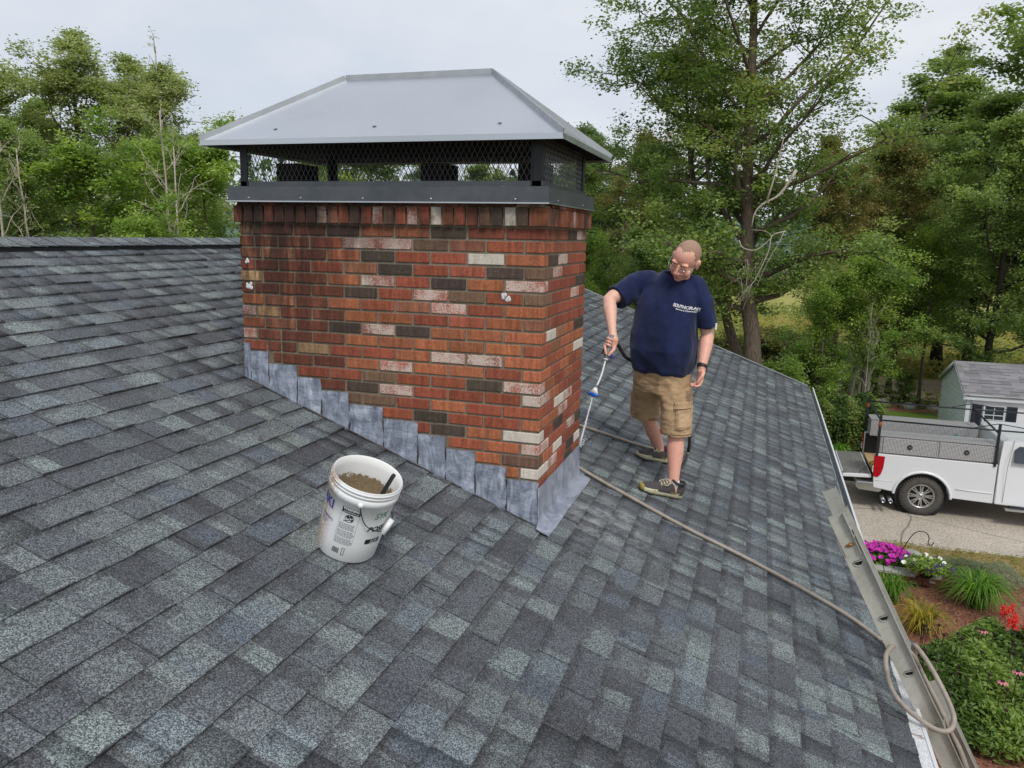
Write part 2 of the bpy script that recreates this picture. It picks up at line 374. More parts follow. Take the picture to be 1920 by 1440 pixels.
def asph(N, c):
    v = N.n('SeparateColor', {0: N.voro(60, out='Color')}).outputs[0]
    c = N.mix(1.0, c, N.ramp(v, [(.1, .72), (.5, 1.0), (.9, 1.3)]), 'MULTIPLY')
    cr = N.voro(.35, N.n('VectorMath', {0: N.pos(), 1: N.n('TexNoise', {'Scale': 1.2, 'Detail': 4}).outputs['Color']}, operation='ADD').outputs[0], 'DISTANCE_TO_EDGE')
    return N.mix(N.ramp(cr, [(.0, .75), (.007, 0.0)]), c, lin((60, 56, 52)))
M['asphalt'] = ground_mat('worn_asphalt', [(.3, lin((158, 150, 138))), (.7, lin((192, 182, 168)))], .5, 90, .4, .92, asph, .006)
M['mulch'] = ground_mat('red_bark_mulch', [(.25, lin((74, 44, 34))), (.45, lin((132, 90, 74))), (.6, lin((166, 122, 102))), (.8, lin((196, 158, 136)))], 1.5, 34, .9, .95, None, .03)
M['stone'] = simple('grey_stone', lin((150, 148, 140)), .85, 0, .2, 12, .4, 40); M['slab'] = simple('grey_slab', lin((160, 160, 154)), .8, 0, .12, 10, .3, 60)
M['redbrick'] = simple('garden_brick', lin((120, 80, 64)), .9, 0, .2, 20, .4)
# --- foliage: face attribute tint picks the leaf colour
def leaf_mat(name, cols, gloss=.45):
    N = NT(name); t = attr(N, 'tint'); n = len(cols)
    c = N.ramp(t, [(i / (n - 1), lin(x)) for i, x in enumerate(cols)])
    N.base(c); N.set_b(Roughness=gloss, Specular_IOR_Level=.35)
    tr = N.n('BsdfTranslucent', {'Color': N.mix(1.0, c, (1.3, 1.4, .75), 'MULTIPLY')})
    mx = N.n('MixShader', {0: .42, 1: N.b.outputs[0], 2: tr.outputs[0]}); N.t.links.new(mx.outputs[0], N.o.inputs[0]); return N.m
M['leaf_maple'] = leaf_mat('maple_leaves', [(76, 98, 60), (98, 122, 70), (122, 146, 82), (150, 166, 98), (166, 148, 104)])
M['leaf_dark'] = leaf_mat('dark_leaves', [(92, 110, 70), (118, 138, 82), (144, 164, 96), (168, 182, 116)])
M['leaf_bright'] = leaf_mat('bright_leaves', [(94, 124, 64), (124, 152, 76), (154, 176, 90), (184, 198, 112)])
M['leaf_grey'] = leaf_mat('greyish_leaves', [(122, 138, 88), (148, 160, 104), (168, 176, 126), (186, 190, 150)])
M['leaf_brown'] = leaf_mat('browning_leaves', [(78, 104, 56), (106, 120, 66), (140, 128, 80), (162, 140, 96)])
M['leaf_lav'] = leaf_mat('grey_green_sprigs', [(118, 128, 104), (146, 152, 130), (172, 174, 156)], .7)
M['leaf_far'] = leaf_mat('distant_leaves', [(74, 98, 70), (94, 118, 82), (114, 136, 92), (140, 152, 106)], .7)
M['leaf_conifer'] = leaf_mat('hazy_conifer_needles', [(44, 66, 62), (60, 84, 78), (74, 98, 90)], .7)  # blue of distance haze mixed into the needle colour
M['blade_green'] = leaf_mat('daylily_blades', [(66, 104, 34), (98, 142, 46), (136, 172, 66)], .4)
M['blade_yellow'] = leaf_mat('yellowing_blades', [(104, 116, 40), (158, 146, 54), (204, 176, 74)], .4)
def bark(name, a, b, sx=30, sz=6, bmp=.8):
    N = NT(name); n_ = N.noise(1, 6, .7, N.scale(N.pos(), (sx, sx, sz)), .6); N.base(N.ramp(n_, [(.3, lin(a)), (.7, lin(b))])); N.set_b(Roughness=.95, Specular_IOR_Level=.2); N.bump(n_, bmp, .03); return N.m
M['bark'] = bark('grey_brown_bark', (58, 50, 44), (124, 112, 100)); M['bark_d'] = bark('dark_bark', (30, 27, 24), (74, 66, 58)); M['bark_p'] = bark('pale_dead_bark', (140, 130, 116), (200, 192, 178), 18, 5, .4)
M['petal_m'] = simple('magenta_petals', lin((186, 36, 160)), .6, 0, .25, 30); M['petal_w'] = simple('white_petals', (.8, .8, .76), .6); M['petal_p'] = simple('purple_petals', lin((64, 36, 110)), .6, 0, .2, 30); M['petal_pink'] = simple('pink_petals', lin((206, 130, 140)), .6)
M['petal_r'] = simple('scarlet_petals', lin((226, 44, 34)), .55, 0, .2, 30); M['cone'] = simple('seed_cone', lin((46, 30, 26)), .9)
# --- person
N = NT('skin'); t = attr(N, 'skin_red'); c = N.mix(t, lin((232, 190, 170)), lin((222, 138, 122)))
c = N.mix(1.0, c, N.ramp(N.noise(55, 4, .6), [(.3, .9), (.7, 1.08)]), 'MULTIPLY')
N.base(c); N.set_b(Roughness=.5, Subsurface_Weight=.12, Subsurface_Scale=.02); N.set(N.b.inputs['Subsurface Radius'], (1.0, .35, .2)); N.bump(N.noise(240, 4), .12, .002); M['skin'] = N.m
N = NT('navy_cotton'); N.base(N.ramp(N.noise(9, 5, .6), [(.3, lin((22, 30, 62))), (.7, lin((35, 46, 86)))])); N.set_b(Roughness=.9, Specular_IOR_Level=.2, Sheen_Weight=.15); N.bump(N.noise(500, 3), .2, .001); M['navy'] = N.m
N = NT('khaki_cotton'); c = N.ramp(N.noise(7, 5, .65), [(.3, lin((160, 132, 102))), (.7, lin((200, 172, 138)))])
c = N.mix(N.ramp(N.noise(85, 3, .6), [(.70, 0.0), (.74, .8)]), c, lin((84, 62, 46))); N.base(c); N.set_b(Roughness=.92, Specular_IOR_Level=.2); N.bump(N.noise(260, 4), .35, .002); M['khaki'] = N.m
N = NT('cropped_hair'); N.base(N.ramp(N.noise(420, 4, .8), [(.34, lin((122, 98, 84))), (.66, lin((188, 150, 130)))])); N.set_b(Roughness=.85); N.bump(N.noise(500, 3), .5, .002); M['hair'] = N.m
M['sock'] = simple('white_cotton_sock', (.66, .66, .70), .95, 0, .08, 60, .3, 200); M['shoe'] = simple('grey_mesh_shoe', lin((72, 68, 70)), .85, 0, .25, 90, .5, 300)
M['sole'] = simple('cream_foam_sole', lin((190, 184, 156)), .7, 0, .25, 60, .4, 80); M['lace'] = simple('cream_laces', lin((206, 196, 168)), .8); M['yellow'] = simple('yellow_rubber', lin((158, 146, 72)), .6, 0, .2, 60)
M['white_print'] = simple('white_print', (.75, .75, .8), .7, 0, .1, 200)
M['lash'] = simple('lash_and_brow', lin((96, 62, 50)), .8); M['lip'] = simple('lips', lin((178, 96, 88)), .5)
# ================================================================ HOUSE
PITCH = R_(20.728); CP, SP = math.cos(PITCH), math.sin(PITCH); TP = math.tan(PITCH)
RX, EX, YR, YF, D0, GZ = -3.83, 1.905, 9.2, -8.0, -1.6056, -5.6
def rz_(x): return D0 - TP * x                      # top of the shingle field
EXPO = .1437
RM = Matrix(((CP, 0, SP), (0, 1, 0), (-SP, 0, CP)))  # local x runs down the slope, z is the roof normal
house = empty('house', (0, 0, GZ)); tag(house, 'shingled house roof that the chimney and the man stand on', 'house')
def kid(o, p): o.parent = p; o.matrix_parent_inverse = Matrix.Translation(-p.location) if p.parent is None else Matrix(); return o
def hpart(o): o.location = Vector(o.location) - Vector((0, 0, GZ)); o.parent = house; return o
mb = MB(); t = .03
zr = rz_(RX) - .012
mb.prism([(RX, zr), (EX - .012, rz_(EX - .012) - .012), (EX - .012, rz_(EX) - .09), (RX, zr - .09), (2 * RX - EX, rz_(EX) - .09), (2 * RX - EX, rz_(EX) - .012)], YF, YR - .01)
roof = hpart(mb.build('roof', M['deck']))
mb = MB(); mb.box(((RX * 2) / 2, (YF + YR) / 2 - .15, (GZ + rz_(EX) - .1) / 2 + .1), (EX * 2 - RX * 2 - .9, YR - YF - .7, rz_(EX) - .1 - GZ + .2))
hpart(mb.build('wall', M['siding']))
mb = MB(); mb.box((EX - .2, (YF + YR) / 2, rz_(EX) - .115), (.40, YR - YF, .02)); hpart(mb.build('soffit', M['trim']))
# gable under the rake
mb = MB(); mb.prism([(RX, zr - .12), (EX - .5, rz_(EX - .5) - .14), (EX - .5, rz_(EX) - .3), (2 * RX - EX + .5, rz_(EX) - .3), (2 * RX - EX + .5, rz_(EX - .5) - .14)], YR - .55, YR - .5); hpart(mb.build('gable', M['siding']))
# drip edge along eave and rake
mb = MB()
mb.box(((EX - .045 + .004), (YF + YR) / 2, 0), (.10, YR - YF, .004)); mb = MB()
c0 = Vector((EX - .012, (YF + YR) / 2, rz_(EX - .012)))
mb.box(c0 + RM @ Vector((.012, 0, -.012)), (.07, YR - YF, .004), RM); mb.box((EX + .02, (YF + YR) / 2, rz_(EX) - .055), (.004, YR - YF, .07)); hpart(mb.build('drip_edge', M['gutter']))
mb = MB(); Ls = (EX - RX) / CP; cc = Vector(((RX + EX) / 2, YR + .012, (rz_(RX) + rz_(EX)) / 2 + .0)); mb.box(cc + RM @ Vector((0, 0, .002)), (Ls, .05, .010), RM); mb.box(cc + RM @ Vector((0, .02, -.06)), (Ls, .012, .11), RM); hpart(mb.build('rake_edge', M['gutter']))
# gutter with perforated guard, only built to where the ladder bears on it and on towards the camera and away
g = MB(); gx0, gx1, gz = EX + .022, EX + .082, rz_(EX) - .03
for y0, y1 in ((YF, YR),):
    g.box((gx0 + .003, (y0 + y1) / 2, gz - .055), (.003, y1 - y0, .09)); g.box(((gx0 + gx1) / 2, (y0 + y1) / 2, gz - .10), (gx1 - gx0, y1 - y0, .003)); g.box((gx1, (y0 + y1) / 2, gz - .05), (.003, y1 - y0, .10))
gut = hpart(g.build('gutter', M['gutter']))
g = MB(); g.box((gx1 + .001, (YF + YR) / 2, gz + .006), (.016, YR - YF, .012)); hpart(g.build('gutter_lip', M['trim']))
g = MB(); g.box(((gx0 + gx1) / 2 - .008, (YF + 1.05) / 2, gz + .009), (.062, 1.05 - YF, .004), Matrix.Rotation(R_(7), 3, 'Y')); hpart(g.build('gutter_guard', M['guard']))
# ---- shingles
rng = np.random.RandomState(11)
WID = [.10, .13, .16, .19, .22, .27]
def tab_verts(wd, th, L_=.175, lift=0.0):
    g = .0012
    return [(0, -wd / 2 + g, -.003), (0, wd / 2 - g, -.003), (0, wd / 2 - g, th + lift), (0, -wd / 2 + g, th + lift), (-L_, -wd / 2 + g, -.006), (-L_, wd / 2 - g, -.006), (-L_, wd / 2 - g, -.0005), (-L_, -wd / 2 + g, -.0005)]
TF = [(0, 1, 2, 3), (3, 2, 6, 7), (0, 3, 7, 4), (1, 5, 6, 2), (4, 7, 6, 5), (0, 4, 5, 1)]
tabm = {}
for i, wd in enumerate(WID):
    for j, th in enumerate((.0055, .0105, .0135)):
        me = bpy.data.meshes.new('shingle_tab'); me.from_pydata(tab_verts(wd, th), [], TF); me.materials.append(M['shingle']); me.update(); tabm[i, j] = me
def in_view(p, mg=.06):
    d = Vector(p) - CAM; z = d.dot(fw)
    if z < .2: return None
    x = d.dot(rt) / z * FPX * 1920; y = d.dot(up) / z * FPX * 1920
    return (x, y, z) if abs(x) < 960 * (1 + mg) and abs(y) < 720 * (1 + mg) else None
tabs = []
ncr = int((EX - RX) / CP / EXPO) + 1
for k in range(ncr):
    s = EX + .012 - k * EXPO * CP            # x of the lower edge of this course
    if s < RX + .06: break
    y = YF + rng.rand() * .2; prev = 1; tint_run = 0
    while y < YR - .01:
        i = rng.choice(6, p=[.10, .18, .24, .22, .16, .10]); wd = WID[i]
        j = 2 if (prev == 0 and rng.rand() < .85) else (0 if rng.rand() < .6 else 1); prev = j if j == 0 else 1
        t = rng.choice([.08, .28, .48, .68, .9], p=[.16, .28, .30, .18, .08]) + rng.randn() * .05
        yc = y + wd / 2
        if yc + wd / 2 > YR + .03: break
        inside = (-1.80 < s < -.05 and .05 < yc < .95)
        if not inside and s - RX > .05: tabs.append((s, yc, i, j, float(np.clip(t, 0, 1)), rng.rand()))
        y += wd
vis = []
for n_, (s, yc, i, j, t, q_) in enumerate(tabs):
    v = in_view((s, yc, rz_(s)), -.02)
    if v:
        foot = CAM.z - rz_(s); size = WID[i] * EXPO / (v[2] ** 3)
        hid = (-1.85 < s < 0) and yc > .2 and yc < 4 or (s < -1.7 and yc > 1.4)
        if not hid: vis.append((size * (1 if not hid else .1), n_))
vis.sort(reverse=True); parts = set(n_ for _, n_ in vis[:300])
SV, SF, ST = [], [], []
RMn = np.array(RM)
for n_, (s, yc, i, j, t, q_) in enumerate(tabs):
    base = np.array((s, yc, rz_(s) - .009))
    if n_ in parts:
        o = bpy.data.objects.new('shingle', tabm[i, j]); col.objects.link(o); o.parent = roof
        Mx = Matrix.Translation(Vector(base)) @ RM.to_4x4() @ Matrix.Rotation((q_ - .5) * .012, 4, 'Z'); o.matrix_local = Mx; o.color = shc(t)
    else:
        lift = .012 * max(0, q_ - .85) / .15 if (s < -1.9 and 0 < yc < 2) else (0.003 if q_ > .9 else 0)
        V = np.array(tab_verts(WID[i], (.0055, .0105, .0135)[j], lift=lift)) @ RMn.T + base
        b = len(SV) * 8; SV.append(V); SF += [tuple(b + q for q in f) for f in TF]; ST += [t] * 6
me = fast_mesh('shingle_field', np.concatenate(SV), SF); face_attr(me, 'tint', ST)
o = link('shingle_field', me, roof, M['shingle_s']); o['kind'] = 'stuff'
# far slope, plain courses
V = []; F = []; T = []
for k in range(ncr):
    s = k * EXPO; a = Vector((RX - (s) * CP, 0, rz_(RX) - s * SP)); b = Vector((RX - (s + EXPO) * CP, 0, rz_(RX) - (s + EXPO) * SP + .006))
    for q in range(24):
        y0 = YF + (YR - YF) * q / 24; y1 = YF + (YR - YF) * (q + 1) / 24; n_ = len(V)
        V += [(a.x, y0, a.z), (a.x, y1, a.z), (b.x, y1, b.z), (b.x, y0, b.z)]; F.append((n_, n_ + 1, n_ + 2, n_ + 3)); T.append(random.random())
me = fast_mesh('far_slope_shingles', V, F); face_attr(me, 'tint', T); o = link('far_slope_shingles', me, roof, M['shingle_s']); o['kind'] = 'stuff'
# ridge vent and caps
mb = MB(); zt = rz_(RX)
mb.prism([(RX - .13, zt - .055), (RX + .13, zt - .055), (RX + .13, zt - .03), (RX, zt + .022), (RX - .13, zt - .03)], YF, YR - .25); hpart(mb.build('ridge_vent', M['dark']))
cm = MB(); hw = .155; a = math.tan(R_(19))
for sg in (1, -1):
    pass
prof = [(-hw, -hw * a), (0, 0.0), (hw, -hw * a), (hw, -hw * a + .006), (0, .007), (-hw, -hw * a + .006)]
V = []; 
for (x, z) in prof: V.append((x, 0, z + .008))
for (x, z) in prof: V.append((x, .21, z + .0))
cm.add(V, [(0, 5, 4, 1), (1, 4, 3, 2), (6, 7, 10, 11), (7, 8, 9, 10), (3, 4, 10, 9), (4, 5, 11, 10), (0, 1, 7, 6), (1, 2, 8, 7), (2, 3, 9, 8), (5, 0, 6, 11)])
capm = cm.mesh('ridge_cap'); capm.materials.append(M['shingle'])
n_ = 0; y = -2.6
while y < YR - .45:
    o = bpy.data.objects.new('ridge_cap', capm); col.objects.link(o); o.parent = roof; o.location = (RX + random.uniform(-.004, .004), y, zt + .026); o.rotation_euler = (0, random.uniform(-.01, .01), 0)
    o.color = shc(random.choice([.4, .5, .6, .7, .85, 1])); y += .1437; n_ += 1
# stray scraps of flashing on the shingles
for (x, y, r) in ((-1.33, -.62, .5), (-.12, -.42, 1.1)):
    mb = MB(); z = rz_(x) + .006; mb.add([(0, 0, 0), (.035, .004, .003), (.016, .03, .006), (0, 0, .002), (.035, .004, .005), (.016, .03, .008)], [(0, 2, 1), (3, 4, 5), (0, 1, 4, 3), (1, 2, 5, 4), (2, 0, 3, 5)])
    o = mb.build('metal_scrap', M['silver']); o.location = (x, y, z); o.rotation_euler = (0, PITCH, r)
    tag(o, 'tiny metal scrap on the shingles ' + ('left of the bucket above its rim' if x < -1 else 'just in front of the chimney foot'), 'scrap')

# ================================================================ CHIMNEY
W_, D_, CO, PI_ = 1.846, 1.0, .0677, .2121
chim = empty('chimney', (0, 0, D0)); tag(chim, 'red brick chimney with mixed dark and whitewashed bricks and lead step flashing', 'chimney')
def cpart(o): o.location = Vector(o.location) - Vector((0, 0, D0)); o.parent = chim; return o
mb = MB(); mb.box((-W_ / 2, D_ / 2, -1.0 + .055), (W_ - .014, D_ - .014, 2.0 + .11)); cpart(mb.build('mortar_core', M['mortar']))
BC = {'R': (153, 84, 64), 'O': (168, 102, 72), 'K': (122, 72, 56), 'D': (82, 70, 62), 'B': (122, 96, 78), 'W': (206, 198, 184), 'w': (166, 98, 84), 'Y': (180, 146, 108), 'T': (148, 98, 76)}
rows = {1: ['Y.4', 'Y.3', 'K', 'K', 'D', 'O', 'O', 'D', 'R', 'R'], 2: ['O.4', 'K.75', 'K', 'R', 'w', 'w', 'B', 'T', 'R', 'O.5'], 3: ['T.7', 'T', 'K', 'O', 'D', 'R', 'R', 'W', 'O'],
        4: ['R.4', 'K.75', 'K', 'R', 'T', 'D', 'R', 'R', 'D', 'B.5'], 5: ['Y.7', 'K', 'K', 'O', 'w', 'R', 'D', 'O', 'w'], 6: ['R.4', 'K.8', 'K', 'K', 'D', 'R', 'w', 'B', 'R', 'B.5'],
        7: ['O.7', 'T', 'K', 'O', 'R', 'T', 'w', 'R', 'O'], 8: ['w.4', 'Y.75', 'K', 'K', 'O', 'O', 'R', 'R', 'O', 'T.5'], 9: ['O.7', 'T', 'K', 'D', 'w', 'D', 'O', 'O', 'O'],
        10: ['w.4', 'K.75', 'K', 'K', 'O', 'O', 'O', 'O', 'O', 'R.5'], 11: ['R.6', 'K.45', 'K.5', 'Y', 'R', 'R', 'O', 'w', 'w', 'O'], 12: ['K.4', 'K.3', 'K', 'K', 'O', 'w', 'O', 'O', 'R', 'O.5'],
        13: ['K.7', 'D', 'R', 'R', 'B', 'R', 'D', 'w', 'x'], 14: ['K.4', 'K', 'D', 'w', 'R', 'R', 'R', 'w.5'], 15: ['B', 'B', 'R', 'O', 'R', 'R'], 16: ['R', 'D', 'R', 'R', 'O.5'],
        17: ['R', 'D', 'O', 'W'], 18: ['R', 'R', 'O', 'w.5'], 19: ['O', 'B'], 20: ['O', 'W.5']}
rows[13] = ['K.7', 'D', 'R', 'R', 'B', 'R', 'R', 'D', 'w']
bmesh_cache = {}
def brick_mesh(l, d, h=.0552):
    k = (round(l, 3), round(d, 3), round(h, 3))
    if k not in bmesh_cache:
        m = MB(); m.box((0, 0, 0), (l, d, h)); me = bevel_mesh(m.mesh('brick'), .0028, 1); bmesh_cache[k] = me
    return bmesh_cache[k]
brng = random.Random(5)
def put_brick(c, size, code, name='brick', mats=('brick', 'brick_w', 'brick_ww')):
    me0 = brick_mesh(*size)
    m = mats[2] if code == 'W' else mats[1] if code in 'w' else mats[0]
    key = (me0.name, m)
    if key not in bmesh_cache:
        me = me0.copy(); me.materials.append(M[m]); bmesh_cache[key] = me
    o = bpy.data.objects.new(name, bmesh_cache[key]); col.objects.link(o); o.parent = chim
    o.location = Vector(c) - Vector((0, 0, D0)) + Vector((brng.uniform(-1, 1) * .001, brng.uniform(-1, 1) * .0018, brng.uniform(-1, 1) * .0008)); o.rotation_euler = (0, 0, brng.uniform(-.004, .004))
    b = BC[code]; v = brng.uniform(.91, 1.09); cc = lin(tuple(min(255, x * v + brng.uniform(-2, 2)) for x in b)); o.color = cc + (1,)
    return o
J = .0128
CH = {'O': (168, 84, 56)}
def flash_top(x):     # course index hidden by the step flashing at this x (front face)
    edges = [(-.180, 20), (-.362, 19), (-.540, 18), (-.711, 17), (-.925, 16), (-1.143, 15), (-1.325, 14), (-1.486, 13), (-1.677, 12), (-2, 11)]
    for e, k in edges:
        if x > e: return k
    return 11
right_rows = {1: ['O', 'O', 'D', 'w'], 2: ['O', 'O', 'R', 'O'], 3: ['D', 'w', 'R', 'R'], 4: ['w', 'R', 'R', 'R'], 5: ['R', 'R', 'R', 'D'], 6: ['R', 'R', 'w', 'R', 'W'], 7: ['R', 'R', 'R', 'R'], 8: ['R', 'R', 'R', 'R'], 9: ['W', 'T', 'O', 'D'], 10: ['T', 'O', 'O', 'O'], 11: ['R', 'R', 'O', 'W', 'D'], 12: ['R', 'O', 'R', 'O'], 13: ['O', 'R', 'O', 'R'], 14: ['O', 'R', 'R', 'R'], 15: ['R', 'W', 'w', 'R'], 16: ['O', 'w', 'R', 'R'], 17: ['R', 'D', 'R', 'O'], 18: ['R', 'R', 'w', 'D'], 19: ['O', 'W', 'R', 'R'], 20: ['w', 'R', 'D', 'W']}
nb = 0
for k in range(1, 21):
    z = -(k - .5) * CO; cs = rows[k]; x = 0.0; first = True
    for item in reversed(cs):
        code = item[0]; f = float(item[1:]) if len(item) > 1 else 1.0
        l = f * PI_
        x1 = x; x0 = x - l
        if cs.index(item) == 0 and item is cs[0] and k <= 13: x0 = -W_
        if x0 < -W_: x0 = -W_
        if x1 - x0 > .03:
            ft = min(flash_top((x0 + x1) / 2 + .0), flash_top(x1 - .02))
            if k <= flash_top(x0 + (x1 - x0) * .75) or k <= flash_top(x1 - .03):
                gap = J
                xa = x0 + (gap / 2 if x0 > -W_ + .001 else 0); xb = x1 - (gap / 2 if not first else 0)
                dep = .0975
                if first and f > .6: dep = .0975
                if first and f <= .6: dep = .2015
                put_brick(((xa + xb) / 2, dep / 2, z), (xb - xa, dep), code); nb += 1
        x = x0; first = False
        if x <= -W_ + .01: break
    # right face
    y = .108 if (rows[k][-1].endswith('.5') is False) else .212
    q = 0
    while y < D_ - .03:
        l = PI_
        y1 = min(D_, y + l)
        if D_ - y1 < .05: y1 = D_
        rr_ = right_rows.get(k); code = (rr_[min(len(rr_) - 1, q)][0] if rr_ else brng.choice('RRRRRRRROOOOOOOTTTDBwW'))
        ya = y; yb = y1 - (J if y1 < D_ else 0)
        put_brick((-.0487, (ya + yb) / 2, z), (.0975, yb - ya), code); nb += 1
        y = y1; q += 1
for q, code in enumerate('RORDR'):     # the last course above the apron on the right face
    y0 = .0 + q * .2; put_brick((-.0487, y0 + .0955, -20.5 * CO), (.0975, .19), code); nb += 1
# corbel of upright bricks
cb = 'RDDRTKRRwTRDRwBRwRWORRBDWDR'; n_ = len(cb); o_ = .022; x0 = -W_ - o_; tot = W_ + 2 * o_
stp = (tot - .10) / (n_ - 1)
for q, code in enumerate(cb):
    if q < n_ - 1: put_brick((x0 + stp * (q + .5), .02, .052), (stp - .012, .085, .094), code, 'corbel_brick')
put_brick((x0 + tot - .05, .02, .052), (.097, .085, .094), 'O', 'corbel_brick')
for q in range(14):
    stp2 = (D_ + 2 * o_ - .075) / 14; code = 'BOROOROwOORDOO'[q]
    put_brick((o_ - .045, .064 + stp2 * (q + .5), .052), (.09, stp2 - .010, .094), code, 'corbel_brick')
for q in range(12):
    put_brick((x0 + .02 + (tot - .04) * (q + .5) / 12, .03, .1115), ((tot - .04) / 12 - .01, .09, .02), brng.choice('RwTKD'), 'corbel_brick')
for q in range(6):
    put_brick((-.03, .08 + .94 * (q + .5) / 6, .1115), (.09, .94 / 6 - .01, .02), brng.choice('ORwT'), 'corbel_brick')
mb = MB(); mb.box((-W_ / 2, D_ / 2, .056), (W_ + .012, D_ + .012, .105)); cpart(mb.build('corbel_mortar', M['mortar']))
# rear and left faces: joined courses, hidden from here
mb = MB()
for k in range(1, 21):
    z = -(k - .5) * CO; off = (k % 2) * .1
    x = -W_ + off
    while x < -.02:
        x1 = min(x + PI_, 0); mb.box(((x + x1 - J) / 2, D_ - .045, z), (x1 - x - J, .10, .0572)); x = x1
    y = .1 + off
    while y < D_ - .1:
        y1 = min(y + PI_, D_ - .1); mb.box((-W_ + .045, (y + y1 - J) / 2, z), (.10, y1 - y - J, .0572)); y = y1
for q in range(26): mb.box((x0 + tot * (q + .5) / 26, D_ - .02, .052), (tot / 26 - .012, .09, .094))
for q in range(13): mb.box((x0 + .04, .07 + .88 * (q + .5) / 13, .052), (.09, .88 / 13 - .01, .094))
o = cpart(mb.build('rear_brick', simple('rear_brick_colour', lin((146, 66, 50)), .9, 0, .2, 12, .4))); o['kind'] = 'stuff'
# blobs of white sealant stuck on three bricks
for (x, z, s) in ((-.20, -5.45 * CO, 1.0), (-1.80, -3.3 * CO, .8), (-1.785, -5.4 * CO, 1.0)):
    mb = MB(); r_ = random.Random(int(-z * 1000))
    for q in range(7): mb.sphere((x + r_.uniform(-.02, .02) * s, -.003, z + r_.uniform(-.018, .018) * s), (.010 * s, .004, .012 * s), 8, 5)
    cpart(mb.build('sealant_blob', M['trim']))
# step flashing, eleven lead pieces lapping down the front
fl = [(-1.842, -1.803, 10.3), (-1.800, -1.679, 11), (-1.672, -1.488, 12), (-1.481, -1.327, 13), (-1.320, -1.146, 14), (-1.139, -.928, 15), (-.921, -.713, 16), (-.706, -.542, 17), (-.535, -.364, 18), (-.357, -.180, 19), (-.173, .006, 20)]
for q, (xa, xb, kt) in enumerate(fl):
    nx, nz = 10, 10; V = []; F = []; rq = random.Random(q * 7 + 1); ph = rq.uniform(0, 6)
    zt_ = -kt * CO - .004
    for j in range(nz + 1):
        for i in range(nx + 1):
            u = i / nx; v = j / nz; x = xa + (xb - xa) * u
            zb = rz_(x) - .004; z = zt_ + rq.uniform(-.0015, .0015) + (zb - zt_) * v
            x += rq.uniform(-.0012, .0012) + .003 * math.sin(v * 7 + ph) * (1 if u in (0, 1) else .5)
            dy = .006 + .004 * math.sin(u * 5 + v * 4 + ph) * math.sin(v * 8 + ph) + (.004 if v > .85 else 0) + .004 * noise.noise(Vector((x * 14, q, z * 18)))
            V.append((x, -dy - .004, z))
    n1_ = len(V)
    V += [(x, y + .004, z) for x, y, z in V[:n1_]]
    for j in range(nz):
        for i in range(nx):
            a = j * (nx + 1) + i; F.append((a, a + nx + 1, a + nx + 2, a + 1)); F.append((n1_ + a, n1_ + a + 1, n1_ + a + nx + 2, n1_ + a + nx + 1))
    for i in range(nx): a = i; F.append((a, a + 1, n1_ + a + 1, n1_ + a)); a = nz * (nx + 1) + i; F.append((a, n1_ + a, n1_ + a + 1, a + 1))
    for j in range(nz): a = j * (nx + 1); F.append((a, n1_ + a, n1_ + a + nx + 1, a + nx + 1)); a += nx; F.append((a, a + nx + 1, n1_ + a + nx + 1, n1_ + a))
    mb = MB(); mb.add(V, F, 0, True); o = mb.build('step_flashing', M['lead']); o.data.set_sharp_from_angle(angle=R_(35)); cpart(o)
mb = MB()      # rough mortar smeared in the gaps between the pieces and along the foot
for q in range(1, len(fl)):
    xg = (fl[q - 1][1] + fl[q][0]) / 2; za = -fl[q][2] * CO; zb = rz_(xg); pts = [(xg + random.uniform(-.002, .002), -.001, za + (zb - za) * t / 6) for t in range(7)]
    mb.tube(pts, [.0035 + random.uniform(0, .002) for _ in pts], 6)
pts = [(x / 40, -.014, rz_(x / 40) + .002) for x in range(-74, 1)]; mb.tube(pts, [.0035 + random.uniform(-.0025, .003) for _ in pts], 6)
cpart(mb.build('mortar_smear', simple('old_mortar_smear', lin((84, 82, 80)), .95, 0, .3, 60, .5, 150)))
# apron flashing on the downslope face: upstand, bend, flange on the shingles
V = []; F = []; ny = 22; prof = [(.004, -1.395), (.006, -1.45), (.006, -1.52), (.010, -1.575), (.020, rz_(.02) + .016), (.05, rz_(.05) + .012), (.085, rz_(.085) + .012), (.088, rz_(.088) + .006)]
for j in range(ny + 1):
    y = -.075 + 1.075 * j / ny
    for i, (x, z) in enumerate(prof):
        yy = y
        if i < 4: yy = max(y, -.012)
        V.append((x + .001 * noise.noise(Vector((3, yy * 12, z * 9))) + (0 if i < 4 else .006 * noise.noise(Vector((7, y * 4, 0)))), yy, z + .002 * noise.noise(Vector((1, yy * 11, i * .7))) * (1 if i else .6)))
n1_ = len(V); V += [(x - .003, y, z - .003) for x, y, z in V]; k = len(prof)
for j in range(ny):
    for i in range(k - 1):
        a = j * k + i; F.append((a, a + 1, a + k + 1, a + k)); F.append((n1_ + a, n1_ + a + k, n1_ + a + k + 1, n1_ + a + 1))
mb = MB(); mb.add(V, F, 0, True); cpart(mb.build('apron_flashing', M['lead_apron']))

